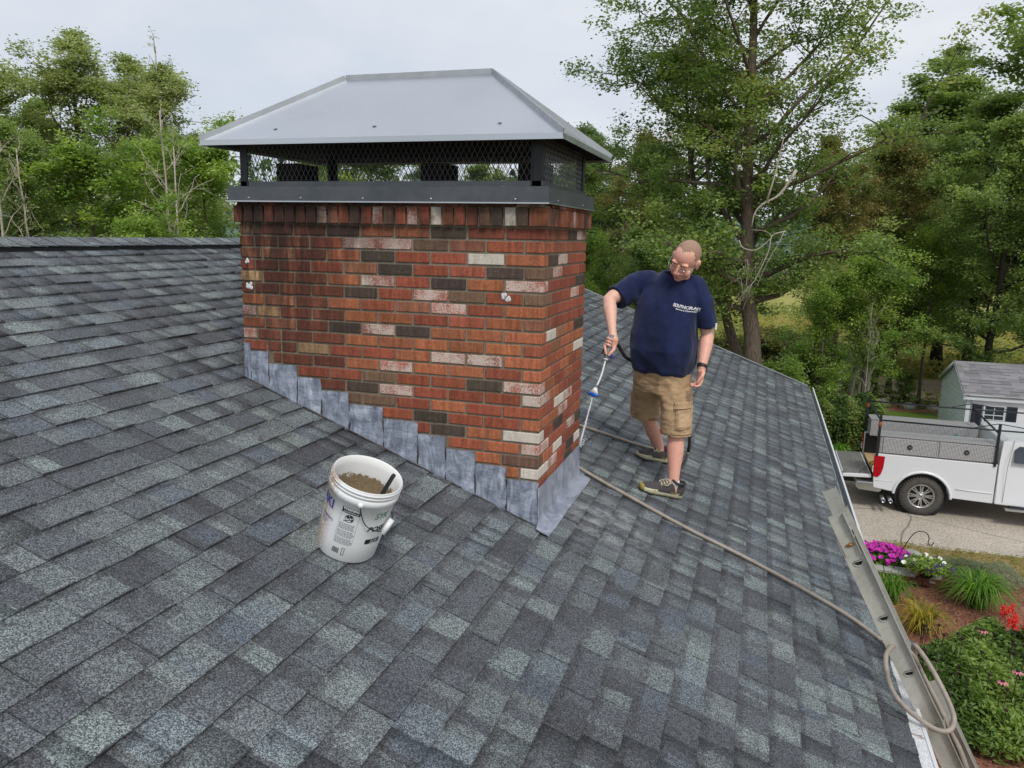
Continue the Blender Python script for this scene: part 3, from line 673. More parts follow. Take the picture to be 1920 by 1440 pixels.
# ================================================================ CHIMNEY CAP
cap = empty('chimney_hood', (0, 0, .12)); tag(cap, 'hipped stainless steel cap on mesh sided frame topping the chimney', 'chimney cap')
def kpart(o): o.location = Vector(o.location) - Vector((0, 0, .12)); o.parent = cap; return o
sx0, sx1, sy0, sy1, sz0, sz1 = -1.876, .030, -.046, 1.046, .121, .203
def frame(mb, x0, x1, y0, y1, z0, z1, t=.004):
    mb.box(((x0 + x1) / 2, y0, (z0 + z1) / 2), (x1 - x0, t, z1 - z0)); mb.box(((x0 + x1) / 2, y1, (z0 + z1) / 2), (x1 - x0, t, z1 - z0))
    mb.box((x0 + t / 2, (y0 + y1) / 2, (z0 + z1) / 2), (t, y1 - y0 - t - .001, z1 - z0)); mb.box((x1 - t / 2, (y0 + y1) / 2, (z0 + z1) / 2), (t, y1 - y0 - t - .001, z1 - z0)); return mb
mb = frame(MB(), sx0, sx1, sy0, sy1, sz0, sz1)
ring = [(sx0, sy0), (sx1, sy0), (sx1, sy1), (sx0, sy1)]; inn = [(sx0 + .055, sy0 + .055), (sx1 - .055, sy0 + .055), (sx1 - .055, sy1 - .055), (sx0 + .055, sy1 - .055)]
mb.add([(x, y, sz1 + .0005) for x, y in ring] + [(x, y, sz1 + .004) for x, y in inn], [(i, (i + 1) % 4, 4 + (i + 1) % 4, 4 + i) for i in range(4)])
kpart(mb.build('skirt', M['skirt']))
mb = frame(MB(), sx0 - .005, sx1 + .005, sy0 - .005, sy1 + .005, sz0 - .004, sz0 + .003, .009); kpart(mb.build('hemmed_edge', M['steel']))
mb = frame(MB(), sx0 + .05, sx1 - .05, sy0 + .05, sy1 - .05, sz1 + .004, sz1 + .030, .004); kpart(mb.build('mesh_kerb', M['skirt']))
px0, px1, py0, py1 = -1.80, -.045, .004, .996
for (x, y) in ((px0, py0), (px1, py0), (px1, py1), (px0, py1)):
    sx = 1 if x < -1 else -1; sy = 1 if y < .5 else -1; w_ = .05 if x < -1 else .055
    mb = MB(); mb.box((x + sx * w_ / 2 - sx * .02, y, (sz1 + .46) / 2), (w_, .004, .46 - sz1)); mb.box((x - sx * .018, y + sy * w_ / 2, (sz1 + .46) / 2), (.004, w_, .46 - sz1)); mb.box((x - sx * .014 + sx * (w_ - .01), y - sy * .004, (sz1 + .46) / 2), (.008, .004, .46 - sz1))
    kpart(mb.build('post', M['darkmetal']))
for (x, y) in ((-1.79, .9), ):
    pass
def diamond(mb, a, b, z0, z1, axis, fix, w=.024, h=.050, t=.0017):
    """expanded metal: crossing strands clipped to a rectangle."""
    sl = h / w
    n0 = int((a - (z1 - z0) / sl) / w) - 2; n1 = int((b + (z1 - z0) / sl) / w) + 2
    for sgn in (1, -1):
        for i in range(n0, n1):
            s0 = i * w; p0 = s0; p1 = s0 + sgn * (z1 - z0) / sl; t0, t1 = 0.0, 1.0
            lo, hi = (a - p0), (b - p0); dlt = p1 - p0
            ta, tb = sorted((lo / dlt, hi / dlt)); t0 = max(t0, ta); t1 = min(t1, tb)
            if t1 - t0 < .05: continue
            A = (p0 + dlt * t0, z0 + (z1 - z0) * t0); B = (p0 + dlt * t1, z0 + (z1 - z0) * t1)
            P = (lambda q: Vector((q[0], fix + sgn * .0008, q[1]))) if axis == 'x' else (lambda q: Vector((fix + sgn * .0008, q[0], q[1])))
            mb.tube([P(A), P(B)], t, 3, caps=False, smooth=False)
for ax, a, b, fx in (('x', px0 + .03, px1 - .03, py0 + .006), ('x', px0 + .03, px1 - .03, py1 - .006), ('y', py0 + .03, py1 - .03, px1 + .012), ('y', py0 + .03, py1 - .03, px0 - .012)):
    mb = MB(); diamond(mb, a, b, sz1 + .02, .455, ax, fx, w=.030, h=.056, t=.0018); kpart(mb.build('wire_mesh', M['wire']))
# hood
hx0, hx1, hy0, hy1, hz = -1.985, .112, -.122, 1.115, .446
rx0, rx1, ry, rz2 = -1.408, -.475, .50, .862
E_ = [(hx0, hy0, hz), (hx1, hy0, hz), (hx1, hy1, hz), (hx0, hy1, hz)]; Rg = [(rx0, ry, rz2), (rx1, ry, rz2)]
FC = [('hood_panel', [E_[0], E_[1], Rg[1], Rg[0]]), ('hood_panel', [E_[1], E_[2], Rg[1]]), ('hood_panel', [E_[2], E_[3], Rg[0], Rg[1]]), ('hood_panel', [E_[3], E_[0], Rg[0]])]
for nm, P in FC:
    P = [Vector(p) for p in P]; n_ = (P[1] - P[0]).cross(P[2] - P[0]).normalized(); mb = MB(); k = len(P)
    mb.add([p - n_ * .0015 for p in P] + [p - n_ * .005 for p in P], [tuple(range(k)), tuple(range(2 * k - 1, k - 1, -1))] + [(i, k + i, k + (i + 1) % k, (i + 1) % k) for i in range(k)])
    kpart(mb.build(nm, M['steel']))
mb = MB(); inn = [(hx0 + .01, hy0 + .01), (hx1 - .01, hy0 + .01), (hx1 - .01, hy1 - .01), (hx0 + .01, hy1 - .01)]
mb.add([(x, y, hz - .012) for x, y in inn] + [(rx0, ry, rz2 - .05), (rx1, ry, rz2 - .05)], [(1, 0, 4, 5), (2, 1, 5), (3, 2, 5, 4), (0, 3, 4)]); kpart(mb.build('hood_underside', M['near_black']))  # near-black sheet lining the underside of the hood panels
# folded seams standing on hips and ridge
def seam(a, b, h=.026, t=.007):
    a, b = Vector(a), Vector(b); m = MB(); d = (b - a).normalized(); s = d.cross(Vector((0, 0, 1))).normalized(); u = s.cross(d)
    if u.z < 0: u = -u
    V = []
    for p in (a, b): V += [p - s * t / 2 - u * .006, p + s * t / 2 - u * .006, p + s * t / 2 + u * h, p - s * t / 2 + u * h]
    m.add(V, [(0, 3, 2, 1), (4, 5, 6, 7), (0, 1, 5, 4), (1, 2, 6, 5), (2, 3, 7, 6), (3, 0, 4, 7)]); return kpart(m.build('standing_seam', M['seam']))
for a, b in ((E_[0], Rg[0]), (E_[1], Rg[1]), (E_[2], Rg[1]), (E_[3], Rg[0]), (Rg[0], Rg[1])): seam(a, b)
mb = frame(MB(), hx0 - .001, hx1 + .001, hy0 - .001, hy1 + .001, hz - .020, hz + .004, .003); frame(mb, hx0 - .006, hx1 + .006, hy0 - .006, hy1 + .006, hz - .026, hz - .017, .006); kpart(mb.build('drip_lip', M['steel']))
# dabs of sealant over the fixing screws on the front panel, screws in the skirt
fn = (Vector(E_[1]) - Vector(E_[0])).cross(Vector(Rg[0]) - Vector(E_[0])).normalized()
for (x, f) in ((-1.56, .16), (-.95, .165), (-.245, .165)):
    p = Vector((x, hy0 + (ry - hy0) * f, hz + (rz2 - hz) * f)) + fn * .001; mb = MB()
    for q in range(5):
        an = q * 1.25 + x; d = Vector((math.cos(an), math.sin(an) * .4, math.sin(an) * .8)); d -= fn * d.dot(fn); mb.tube([p, p + d * .014], [.0024, .001], 5)
    mb.sphere(p, .003, 8, 6); kpart(mb.build('sealed_screw', M['sealant']))
for x in (-1.735, -1.395, -1.01, -.61, -.145): kpart(MB().sphere((x, sy0 - .004, sz0 + .018), (.006, .003, .006), 10, 6).build('screw', M['screw']))
for y in (.13, .72): kpart(MB().sphere((sx1 + .003, y, sz0 + .018), (.003, .006, .006), 10, 6).build('screw', M['screw']))
# flue pots inside the cap
for (x, y, w_, lb) in ((-1.66, .34, .15, 'leftmost dark flue pot behind the cap mesh'), (-.75, .40, .14, 'middle dark flue pot behind the cap mesh'), (-.17, .40, .14, 'dark flue pot behind the right front cap post')):
    mb = MB(); frame(mb, x - w_ / 2, x + w_ / 2, y - .1, y + .1, .12, .352, .02); mb.box((x, y, .13), (w_ - .05, .15, .02))
    o = mb.build('flue_pot', M['near_black']); tag(o, lb, 'flue', 'flue pots under the chimney cap')
# ================================================================ BUCKET
NRM = Vector((SP, 0, CP))
bk = empty('bucket', (0, 0, 0)); bx, by = -.572, -1.062
BM = Matrix.Translation(Vector((bx, by, rz_(bx))) + NRM * .004) @ RM.to_4x4() @ Matrix.Rotation(R_(4), 4, 'X')
bk.matrix_world = BM; tag(bk, 'dirty white plastic mortar bucket with printed labels standing on the shingles', 'bucket')
H_, R1, R0 = .368, .150, .131
def rad(z): return R0 + (R1 - .006 - R0) * min(1, z / .30)
prof = [(.02, .0), (R0 - .004, 0), (R0, .006), (rad(.1), .10), (rad(.2), .20), (rad(.292), .292), (R1 + .001, .296), (R1 + .002, .326), (R1 - .004, .329), (R1 - .004, .334), (R1 + .003, .336), (R1 + .003, .342), (R1 - .003, .345), (R1 - .003, .350), (R1 + .004, .352), (R1 + .004, .357), (R1 - .002, .359), (R1 + .001, .366), (R1 - .002, .369)]
bk_body = MB().lathe(prof, seg=56).build('body', M['bucket'], bk)
inn = [(R1 - .002, .369), (R1 - .006, .366), (R1 - .010, .33), (R1 - .012, .27), (R0 - .004, .012), (.0, .012)]
MB().lathe(inn[::1], seg=56).build('lining', M['bucket_in'], bk)
mb = MB(); rr = []
mb.lathe([(0.0, .105), (.06, .108), (.10, .103), (R0 + .0, .10)], seg=32); mb.build('mortar_slurry', M['mud'], bk)
# things printed on the curved wall. angle measured in the bucket frame, 270 deg faces the camera
def wrap(V, F, ang, z0, name, mat, off=.0012, parent=bk, rot=0.0):
    P = []; cr_, sr_ = math.cos(rot), math.sin(rot)
    for v in V:
        x = v[0] * cr_ - v[1] * sr_; z = z0 + v[0] * sr_ + v[1] * cr_
        r = rad(z) + off; a = ang + x / r; P.append((r * math.cos(a), r * math.sin(a), z))
    me = bpy.data.meshes.new(name); me.from_pydata(P, [], F); return link(name, me, parent, mat)
def rect(w_, h_, nx=6):
    V = [(-w_ / 2 + w_ * i / nx, y) for y in (-h_ / 2, h_ / 2) for i in range(nx + 1)]
    return V, [(i, i + 1, nx + 2 + i, nx + 1 + i) for i in range(nx)]
A0 = R_(286)      # towards the camera
def ptext(s, size, ang, z, mat, shear=0, bold=0, off=.0012, sx=1):
    V, F = text_mesh(s, size, shear, bold); V = [(v.x * sx, v.y) for v in V]; return wrap(V, F, ang, z, 'lettering', mat, off)
ptext('AKI', .060, A0 - R_(57), .225, M['ink_blue'], 0, .0012, sx=1.1)
ptext('masters', .024, A0 - R_(46), .172, M['ink_blue'], .1); ptext('we build it', .012, A0 - R_(50), .155, M['ink_blue']); ptext('since 19', .011, A0 - R_(54), .142, M['ink_blue'])
LA = A0 - R_(2)
wrap(*rect(.080, .026), LA, .258, 'warning_band', M['ink_black'], .0008)
ptext('WARNING', .015, LA, .2605, M['white_plastic'], .2, .0004, .0018); ptext('ADVERTENCIA', .010, LA, .2485, M['white_plastic'], .2, 0, .0018)
for (x, wd) in ((-.040, .001), (.040, .001)): 
    V, F = rect(wd, .15, 1); wrap([(a + x, b) for a, b in V], F, LA, .17, 'label_outline', M['ink_grey'])
# pictogram: ring with a slanted bar and a small figure inside
V = []; F = []; n_ = 28
for i in range(n_):
    a = 2 * math.pi * i / n_; V += [(.019 * math.cos(a), .019 * math.sin(a)), (.0165 * math.cos(a), .0165 * math.sin(a))]
    F.append((2 * i, (2 * i + 2) % (2 * n_), (2 * i + 3) % (2 * n_), 2 * i + 1))
for (cx, cy, w_, h_, a) in ((0, 0, .034, .003, -.7), (-.007, .006, .012, .012, .4), (.006, .010, .014, .009, -.3), (-.003, -.008, .018, .003, .5), (.013, -.004, .006, .011, .2), (-.018, -.016, .012, .003, 0)):
    b = len(V); c_, s_ = math.cos(a), math.sin(a); V += [(cx + x * w_ / 2 * c_ - y * h_ / 2 * s_, cy + x * w_ / 2 * s_ + y * h_ / 2 * c_) for x, y in ((-1, -1), (1, -1), (1, 1), (-1, 1))]; F.append((b, b + 1, b + 2, b + 3))
wrap(V, F, LA, .222, 'pictogram', M['ink_black'])
r_ = random.Random(3); V = []; F = []
for i in range(15):
    z = .192 - i * .0066 - (i // 5) * .004; x = -.036
    while x < .034 - r_.random() * .01:
        w_ = r_.uniform(.004, .012); b = len(V); V += [(x, z), (x + w_, z), (x + w_, z + .0028), (x, z + .0028)]; F.append((b, b + 1, b + 2, b + 3)); x += w_ + .0022
wrap(V, F, LA, 0, 'fine_print', M['ink_grey'])
V = []; F = []
x = -.034
while x < -.004:
    w_ = r_.choice((.0008, .0014, .0022)); b = len(V); V += [(x, .040), (x + w_, .040), (x + w_, .066), (x, .066)]; F.append((b, b + 1, b + 2, b + 3)); x += w_ + r_.choice((.0009, .0014))
wrap(V, F, LA, 0, 'barcode', M['ink_black'])
V = []; F = []
for (x, z, w_, h_) in ((.008, .055, .002, .036), (.018, .055, .002, .036), (.013, .037, .012, .002), (.013, .073, .012, .002)):
    b = len(V); V += [(x - w_ / 2, z - h_ / 2), (x + w_ / 2, z - h_ / 2), (x + w_ / 2, z + h_ / 2), (x - w_ / 2, z + h_ / 2)]; F.append((b, b + 1, b + 2, b + 3))
wrap(V, F, LA, 0, 'recycling_box', M['ink_black'])
ptext('SYK', .044, A0 + R_(54), .235, M['ink_green'], .2, .0003, sx=.9); ptext('BOSS', .036, A0 + R_(50), .172, M['ink_black'], .35, .001, sx=1)
wrap(*rect(.075, .024), A0 + R_(53), .118, 'print_band', M['ink_black'], .0008); ptext('1LF', .026, A0 + R_(53), .108, M['white_plastic'], .3, .0006, .0018)
# bail: wire ear to ear, hanging down the far-right side, with its hand roll
def bpt(a, z, dr=0): r = rad(z) + dr; return Vector((r * math.cos(a), r * math.sin(a), z))
e0, e1 = A0 + R_(9), A0 + R_(189)
pts = [bpt(e0, .30, .012), bpt(e0 + .10, .262, .012), bpt(e0 + .30, .215, .012), bpt(e0 + .65, .185, .013), bpt(e0 + 1.0, .175, .018), bpt(e0 + 1.35, .175, .02), bpt(e0 + 1.75, .18, .02), bpt(e0 + 2.2, .20, .02), bpt(e0 + 2.7, .24, .02), bpt(e1 - .05, .29, .012)]
MB().tube(catmull(pts, 6), .0022, 6).build('bail', M['darkmetal'], bk)
MB().tube([bpt(e0 + .90, .165, .022), bpt(e0 + 1.12, .228, .024)], .0125, 12).build('hand_roll', M['white_plastic'], bk)
for a in (e0, e1): MB().sphere(bpt(a, .305, .006), (.012, .012, .012), 10, 6).build('bail_ear', M['bucket'], bk)
# trowel handle leaning in the bucket
mb = MB(); h0, h1 = BM @ Vector((.045, -.02, .09)), BM @ Vector((.098, .030, .405)); d = (h1 - h0)
q = d.to_track_quat('Z', 'Y').to_matrix(); mb.box((h0 + h1) / 2, (.026, .017, d.length), q); o = mb.build('hand_tool', M['dark']); bevel_mesh(o.data, .004, 2)
tag(o, 'flat black tool handle sticking up out of the bucket', 'tool handle')

# ================================================================ PERSON
def bake(o, voxel, smooth=4, fac=.5):
    m = o.modifiers.new('remesh', 'REMESH'); m.mode = 'VOXEL'; m.voxel_size = voxel; m.use_smooth_shade = True
    if smooth: s = o.modifiers.new('smooth', 'SMOOTH'); s.factor = fac; s.iterations = smooth
    dg = bpy.context.evaluated_depsgraph_get(); me = bpy.data.meshes.new_from_object(o.evaluated_get(dg)); o.modifiers.clear(); old = o.data; mats = list(old.materials)
    me.name = old.name; o.data = me; bpy.data.meshes.remove(old)
    me.materials.clear()
    for m_ in mats: me.materials.append(m_)
    me.polygons.foreach_set('use_smooth', np.ones(len(me.polygons), bool)); return o
def getco(me): a = np.empty(len(me.vertices) * 3, np.float32); me.vertices.foreach_get('co', a); return a.reshape(-1, 3)
def getno(me): a = np.empty(len(me.vertices) * 3, np.float32); me.vertices.foreach_get('normal', a); return a.reshape(-1, 3)
def setco(me, a): me.vertices.foreach_set('co', a.astype(np.float32).ravel()); me.update()
def limb(mb, pts, rs, seg=16):
    """round-ended tapered limb."""
    mb.tube(pts, rs, seg)
    for p, r in ((pts[0], rs[0]), (pts[-1], rs[-1])): mb.sphere(p, r * .999, seg, 8)
V3 = Vector
man = empty('person', (.50, 1.62, rz_(.5))); tag(man, 'man in navy t-shirt and khaki shorts spraying water at the chimney foot', 'person')
MO = Vector(man.location)
def mpart(o): o.location = Vector(o.location) - MO; o.parent = man; return o
F2 = V3((-.34, -.94, 0)).normalized(); S2 = V3((.94, -.34, 0)).normalized()
HC = V3((.577, 1.50, -.184)); HS = 1.13; hf = V3((-.37, -.78, -.50)).normalized(); hu = V3((.36, -.08, 1.0)); hu = (hu - hf * hu.dot(hf)).normalized(); hl = hu.cross(hf)   # hl: towards his left
hl = -hl if hl.x < 0 else hl
HM = Matrix((hl, hf, hu)).transposed()     # columns: left, front, up
def hp(l, f, u): return HC + (hl * l + hf * f + hu * u) * HS
sh = {'R': V3((.275, 1.70, -.345)), 'L': V3((.665, 1.575, -.355))}
el = {'R': V3((.068, 1.50, -.475)), 'L': V3((.748, 1.60, -.69))}
wr = {'R': V3((.128, 1.33, -.655)), 'L': V3((.732, 1.47, -.905))}
HND = V3((.128, 1.275, -.735))
def SC_(a, b, c): return (a * HS, b * HS, c * HS)
def body_mesh():
    mb = MB()
    mb.sphere(hp(0, -.012, .030), SC_(.076, .098, .088), 24, 16, HM)                # cranium
    mb.sphere(hp(0, .020, -.030), SC_(.064, .076, .085), 24, 16, HM)                # face mass
    mb.sphere(hp(0, .040, -.078), SC_(.044, .046, .040), 18, 12, HM)                # jaw and chin
    mb.sphere(hp(0, .062, -.098), SC_(.024, .022, .018), 12, 8, HM)
    for s in (-1, 1):
        mb.sphere(hp(.040 * s, .055, -.040), SC_(.026, .026, .028), 12, 8, HM)      # cheeks
        mb.sphere(hp(.034 * s, .077, .004), SC_(.0165, .0145, .0125), 12, 8, HM)    # closed lids
        mb.sphere(hp(.079 * s, -.006, -.006), SC_(.0075, .021, .034), 12, 10, HM @ Matrix.Rotation(.12 * s, 3, 'Z'))      # ears
        mb.sphere(hp(.082 * s, -.012, .006), SC_(.010, .018, .022), 12, 8, HM)
        mb.sphere(hp(.030 * s, .076, .026), SC_(.026, .015, .010), 12, 8, HM)  # brow
        mb.sphere(hp(.0115 * s, .103, -.034), SC_(.0085, .010, .0075), 8, 6, HM)    # nostril wings
        mb.sphere(hp(.038 * s, .038, -.075), SC_(.024, .026, .028), 10, 8, HM)
    mb.tube([hp(0, .086, .018), hp(0, .099, -.002), hp(0, .116, -.022), hp(0, .118, -.030)], [.0075, .009, .012, .0115], 12); mb.sphere(hp(0, .113, -.029), SC_(.0125, .012, .0105), 10, 8, HM)
    mb.tube([hp(-.024, .084, -.063), hp(-.010, .094, -.0585), hp(.010, .094, -.0585), hp(.024, .084, -.063)], [.004, .0065, .0065, .004], 8)
    mb.tube([hp(-.020, .082, -.071), hp(0, .091, -.0725), hp(.020, .082, -.071)], [.005, .0075, .005], 8)
    limb(mb, [V3((.500, 1.66, -.36)), V3((.517, 1.625, -.29)), V3((.538, 1.57, -.235))], [.068, .062, .060])                                    # neck
    limb(mb, [sh['R'], el['R'] + V3((.02, .02, .02)), el['R']], [.058, .050, .046]); limb(mb, [el['R'], el['R'].lerp(wr['R'], .35), el['R'].lerp(wr['R'], .8), wr['R']], [.046, .0485, .034, .0295])
    limb(mb, [sh['L'] + V3((-.045, .02, -.03)), sh['L'].lerp(el['L'], .35), el['L']], [.050, .049, .045]); limb(mb, [el['L'], el['L'].lerp(wr['L'], .3), el['L'].lerp(wr['L'], .8), wr['L']], [.045, .047, .034, .0285])
    # legs
    lg = {'R': [V3((.345, 1.70, -1.10)), V3((.325, 1.86, -1.34)), V3((.345, 1.90, -1.42)), V3((.368, 1.965, -1.50)), V3((.405, 2.04, -1.63)), V3((.424, 2.075, -1.70)), V3((.43, 2.085, -1.75))],
          'L': [V3((.555, 1.62, -1.10)), V3((.580, 1.53, -1.33)), V3((.584, 1.50, -1.41)), V3((.587, 1.485, -1.50)), V3((.592, 1.445, -1.64)), V3((.594, 1.425, -1.72)), V3((.595, 1.42, -1.78))]}
    for k, pts in lg.items(): limb(mb, pts, [.085, .062, .057, .0605, .042, .036, .036] if k == 'L' else [.085, .060, .054, .058, .041, .036, .036])
    return mb
mb = body_mesh()
# right hand: closed round the spray handle (axis hx)
hax = V3((-.18, -.16, -.97)).normalized()       # the handle points down to the nozzle
hdc = V3((.131, 1.262, -.742))                  # centre of the grip
pz = V3((0, 1, 0)); pz = (pz - hax * pz.dot(hax)).normalized(); px_ = hax.cross(pz).normalized()   # around the handle
if px_.x < 0: px_ = -px_
palm = hdc + pz * .020 + px_ * .020 - hax * .004
mb.sphere(palm - hax * .006, (.030, .024, .046), 16, 12, Matrix((px_, pz, hax)).transposed())
limb(mb, [wr['R'], wr['R'].lerp(palm, .6) + V3((.0, 0, 0)), palm - hax * .02], [.029, .031, .030])
def ring_pt(a, r, t): return hdc + (px_ * math.cos(a) + pz * math.sin(a)) * r + hax * t
for i, t in enumerate((-.032, -.011, .010)):
    a0 = R_(62); pts = [ring_pt(a0 + R_(46) * q, .0275 - .001 * q, t + .002 * q) for q in range(6)]
    limb(mb, pts, [.0115, .011, .0102, .0095, .0088, .0078], 10)
# forefinger laid down along the handle, thumb on the other side
limb(mb, [ring_pt(R_(150), .031, .016), ring_pt(R_(200), .030, .030), ring_pt(R_(235), .029, .052), ring_pt(R_(262), .0275, .078)], [.0115, .0108, .0098, .0085], 10)
limb(mb, [palm + hax * .012 + px_ * .012, ring_pt(R_(0), .035, .040), ring_pt(R_(-30), .030, .062), ring_pt(R_(-52), .027, .084)], [.015, .0125, .0112, .0095], 10)
# left hand: hanging, loosely curled
w_ = wr['L']; hd = V3((-.10, -.13, -.96)).normalized(); hs = V3((.55, -.83, .05)); hs = (hs - hd * hs.dot(hd)).normalized(); hn = hd.cross(hs)   # hs across the knuckles
if hn.x > 0: hn = -hn
pc = w_ + hd * .055
mb.sphere(pc, (.040, .0165, .048), 16, 12, Matrix((hs, hn, hd)).transposed()); limb(mb, [w_, w_ + hd * .022], [.027, .027])
for i, (o_, ln) in enumerate(((-.030, .060), (-.011, .074), (.010, .078), (.029, .070))):
    b0 = w_ + hd * .090 + hs * o_ * 1.0; c1 = b0 + (hd * .92 + hn * .30).normalized() * ln * .42; c2 = c1 + (hd * .45 + hn * .85).normalized() * ln * .33; c3 = c2 + (hd * -.15 + hn * .95).normalized() * ln * .25
    limb(mb, [b0 - hd * .02, b0, c1, c2, c3], [.0115, .0108, .0098, .0088, .0078], 10)
t0 = w_ + hd * .030 + hs * .030; limb(mb, [t0, t0 + hd * .028 + hs * .012 + hn * .012, t0 + hd * .052 + hs * .006 + hn * .024, t0 + hd * .072 - hs * .002 + hn * .030], [.015, .0125, .0112, .0090], 10)
body = mb.build('body', M['skin']); bake(body, .0034, 3, .45)
co = getco(body.data); loc = (co - np.array(HC)) @ np.array(HM) / HS
red = np.clip(.12 + .55 * np.exp(-(((loc[:, 0]) / .03) ** 2 + ((loc[:, 1] - .11) / .03) ** 2 + ((loc[:, 2] + .025) / .03) ** 2)) + .40 * np.exp(-((np.abs(loc[:, 0]) - .042) ** 2 / .02 ** 2 + (loc[:, 2] + .035) ** 2 / .022 ** 2)) * (loc[:, 1] > .02) + .35 * (np.abs(loc[:, 0]) > .077) * (np.abs(loc[:, 2]) < .05) + .35 * np.exp(-(((loc[:, 2] - .05) / .045) ** 2)) * (loc[:, 1] > .03), 0, 1)
red = np.maximum(red, .45 * (co[:, 2] < -1.0)); red = np.maximum(red, .38 * ((co[:, 2] < -.69) & (co[:, 2] > -1.05)))
a_ = body.data.attributes.new('skin_red', 'FLOAT', 'POINT'); a_.data.foreach_set('value', red.astype(np.float32)); mpart(body)
# cropped hair: a thin shell over the crown, sides and back
mb = MB(); seg, rg = 88, 56; V = []; F = []
for i in range(rg + 1):
    ph = math.pi * i / rg
    for k in range(seg):
        a = 2 * math.pi * k / seg; V.append((.0775 * math.sin(ph) * math.cos(a), .0995 * math.sin(ph) * math.sin(a), .0895 * math.cos(ph)))
hr = random.Random(4)
for i in range(rg):
    for k in range(seg):
        q = [i * seg + k, (i + 1) * seg + k, (i + 1) * seg + (k + 1) % seg, i * seg + (k + 1) % seg]
        c = sum((V3(V[j]) for j in q), V3()) / 4
        line = .040 + .022 * math.exp(-(c.x / .026) ** 2) - .012 * math.exp(-((abs(c.x) - .050) / .015) ** 2)    # receding at the temples
        line += hr.uniform(-.007, .007)
        if (c.y < line and c.z > .012 - .1 * min(0, c.y)) or (c.y < -.02 and c.z > -.055) : F.append(tuple(q))
V = [hp(v[0], v[1] - .012, v[2] + .030) + V3((0, 0, 0)) for v in V]; mb.add(V, F, 0, True); o = mb.build('hair', M['hair']); mpart(o)
# brows, lash lines, mouth line
mb = MB()
for s in (-1, 1):
    mb.tube([hp(.018 * s, .093, -.001), hp(.034 * s, .0925, -.0055), hp(.049 * s, .084, -.001)], .0014, 5); mb.tube([hp(.012 * s, .1005, .026), hp(.034 * s, .0985, .032), hp(.056 * s, .080, .026)], [.0018, .0024, .0014], 5)
mpart(mb.build('eyebrow_and_lash', M['lash'])); mpart(MB().tube([hp(-.021, .0895, -.0665), hp(0, .0985, -.0658), hp(.021, .0895, -.0665)], [.0012, .0024, .0012], 6).build('lips', M['lip']))
mb = MB()
for s in (-1, 1):
    pts = []
    for q in range(17):
        a = 2 * math.pi * q / 16; sx = .0235 * math.copysign(abs(math.cos(a)) ** .7, math.cos(a)); sz = .0135 * math.copysign(abs(math.sin(a)) ** .7, math.sin(a)); pts.append(hp(s * .034 + sx, .112 - 3.2 * (s * .034 + sx) ** 2, -.004 + sz))
    mb.tube(pts, .0013, 6, caps=False); mb.tube([hp(.058 * s, .103, .003), hp(.072 * s, .075, .004), hp(.083 * s, .01, .010), hp(.080 * s, -.015, -.004)], .0014, 6)
mb.tube([hp(-.011, .112, .001), hp(0, .118, .005), hp(.011, .112, .001)], .0013, 6); gl = mpart(mb.build('glasses', M['silver']))
# --- shirt
def ell(c, s, f, hw, hd, n=40, e=2.4, tilt=0.0):
    o = []
    for k in range(n):
        a = 2 * math.pi * k / n; x = math.copysign(abs(math.cos(a)) ** (2 / e), math.cos(a)) * hw; y = math.copysign(abs(math.sin(a)) ** (2 / e), math.sin(a)) * hd
        o.append(V3(c) + s * x + f * y + V3((0, 0, tilt * y)))
    return o
mb = MB()
R_L = [((.450, 1.600, -.985), .186, .150), ((.450, 1.597, -.965), .205, .172), ((.451, 1.588, -.90), .222, .190), ((.452, 1.578, -.80), .229, .205), ((.455, 1.582, -.70), .226, .200), ((.462, 1.590, -.60), .222, .180), ((.470, 1.602, -.50), .222, .160), ((.480, 1.615, -.41), .222, .135), ((.488, 1.625, -.35), .200, .115), ((.494, 1.628, -.305), .150, .095), ((.500, 1.625, -.275), .098, .082), ((.505, 1.620, -.262), .080, .074)]
mb.rings([ell(c, S2, F2, a, b, tilt=.10 if i < 3 else 0) for i, (c, a, b) in enumerate(R_L)])
hemR = sh['R'].lerp(el['R'], .70) + V3((0, 0, -.014)); hemL = sh['L'].lerp(el['L'], .78)
limb(mb, [sh['R'] + V3((.03, -.01, -.01)), sh['R'].lerp(el['R'], .35)], [.088, .084]); mb.tube([sh['R'].lerp(el['R'], .3), hemR, hemR + (hemR - sh['R']).normalized() * .022], [.084, .086, .087], 20)
limb(mb, [sh['L'] + V3((-.03, .01, -.01)), sh['L'].lerp(el['L'], .35)], [.085, .082]); mb.tube([sh['L'].lerp(el['L'], .3), hemL, hemL + (hemL - sh['L']).normalized() * .02], [.082, .080, .079], 20)
shirt = mb.build('t_shirt', M['navy']); bake(shirt, .0065, 6, .5)
co = getco(shirt.data); no = getno(shirt.data)
def fold(co, no, fn):
    d = np.array([fn(V3(c.tolist())) for c in co]); return co + no * d[:, None]
def shirt_fold(p):
    n_ = noise.noise; d = .018 * n_(V3((p.x * 7 + p.z * 3, p.y * 7, p.z * 3.2))) + .019 * (.35 - abs(n_(V3((p.x * 9 + p.z * 4, p.y * 9, p.z * 2.6 + 9))))) + .004 * n_(V3((p.x * 22, p.y * 22, p.z * 8 + 9)))
    low = max(0, min(1, (-.70 - p.z) / .22)); d += low * .011 * math.sin(14 * (p.z + .9) + 7 * p.x + 3 * n_(p * 5)) * .6
    arm = max(0, 1 - (p - (sh['R'] + V3((.0, -.05, -.09)))).length / .15); d += arm * .011 * math.sin(60 * (p.x * .8 + p.z * .6) + 4 * n_(p * 6))
    arm = max(0, 1 - (p - (sh['L'] + V3((-.03, -.06, -.14)))).length / .15); d += arm * .010 * math.sin(55 * (p.x * .9 - p.z * .35) + 4 * n_(p * 6))
    return d
setco(shirt.data, fold(co, no, shirt_fold))
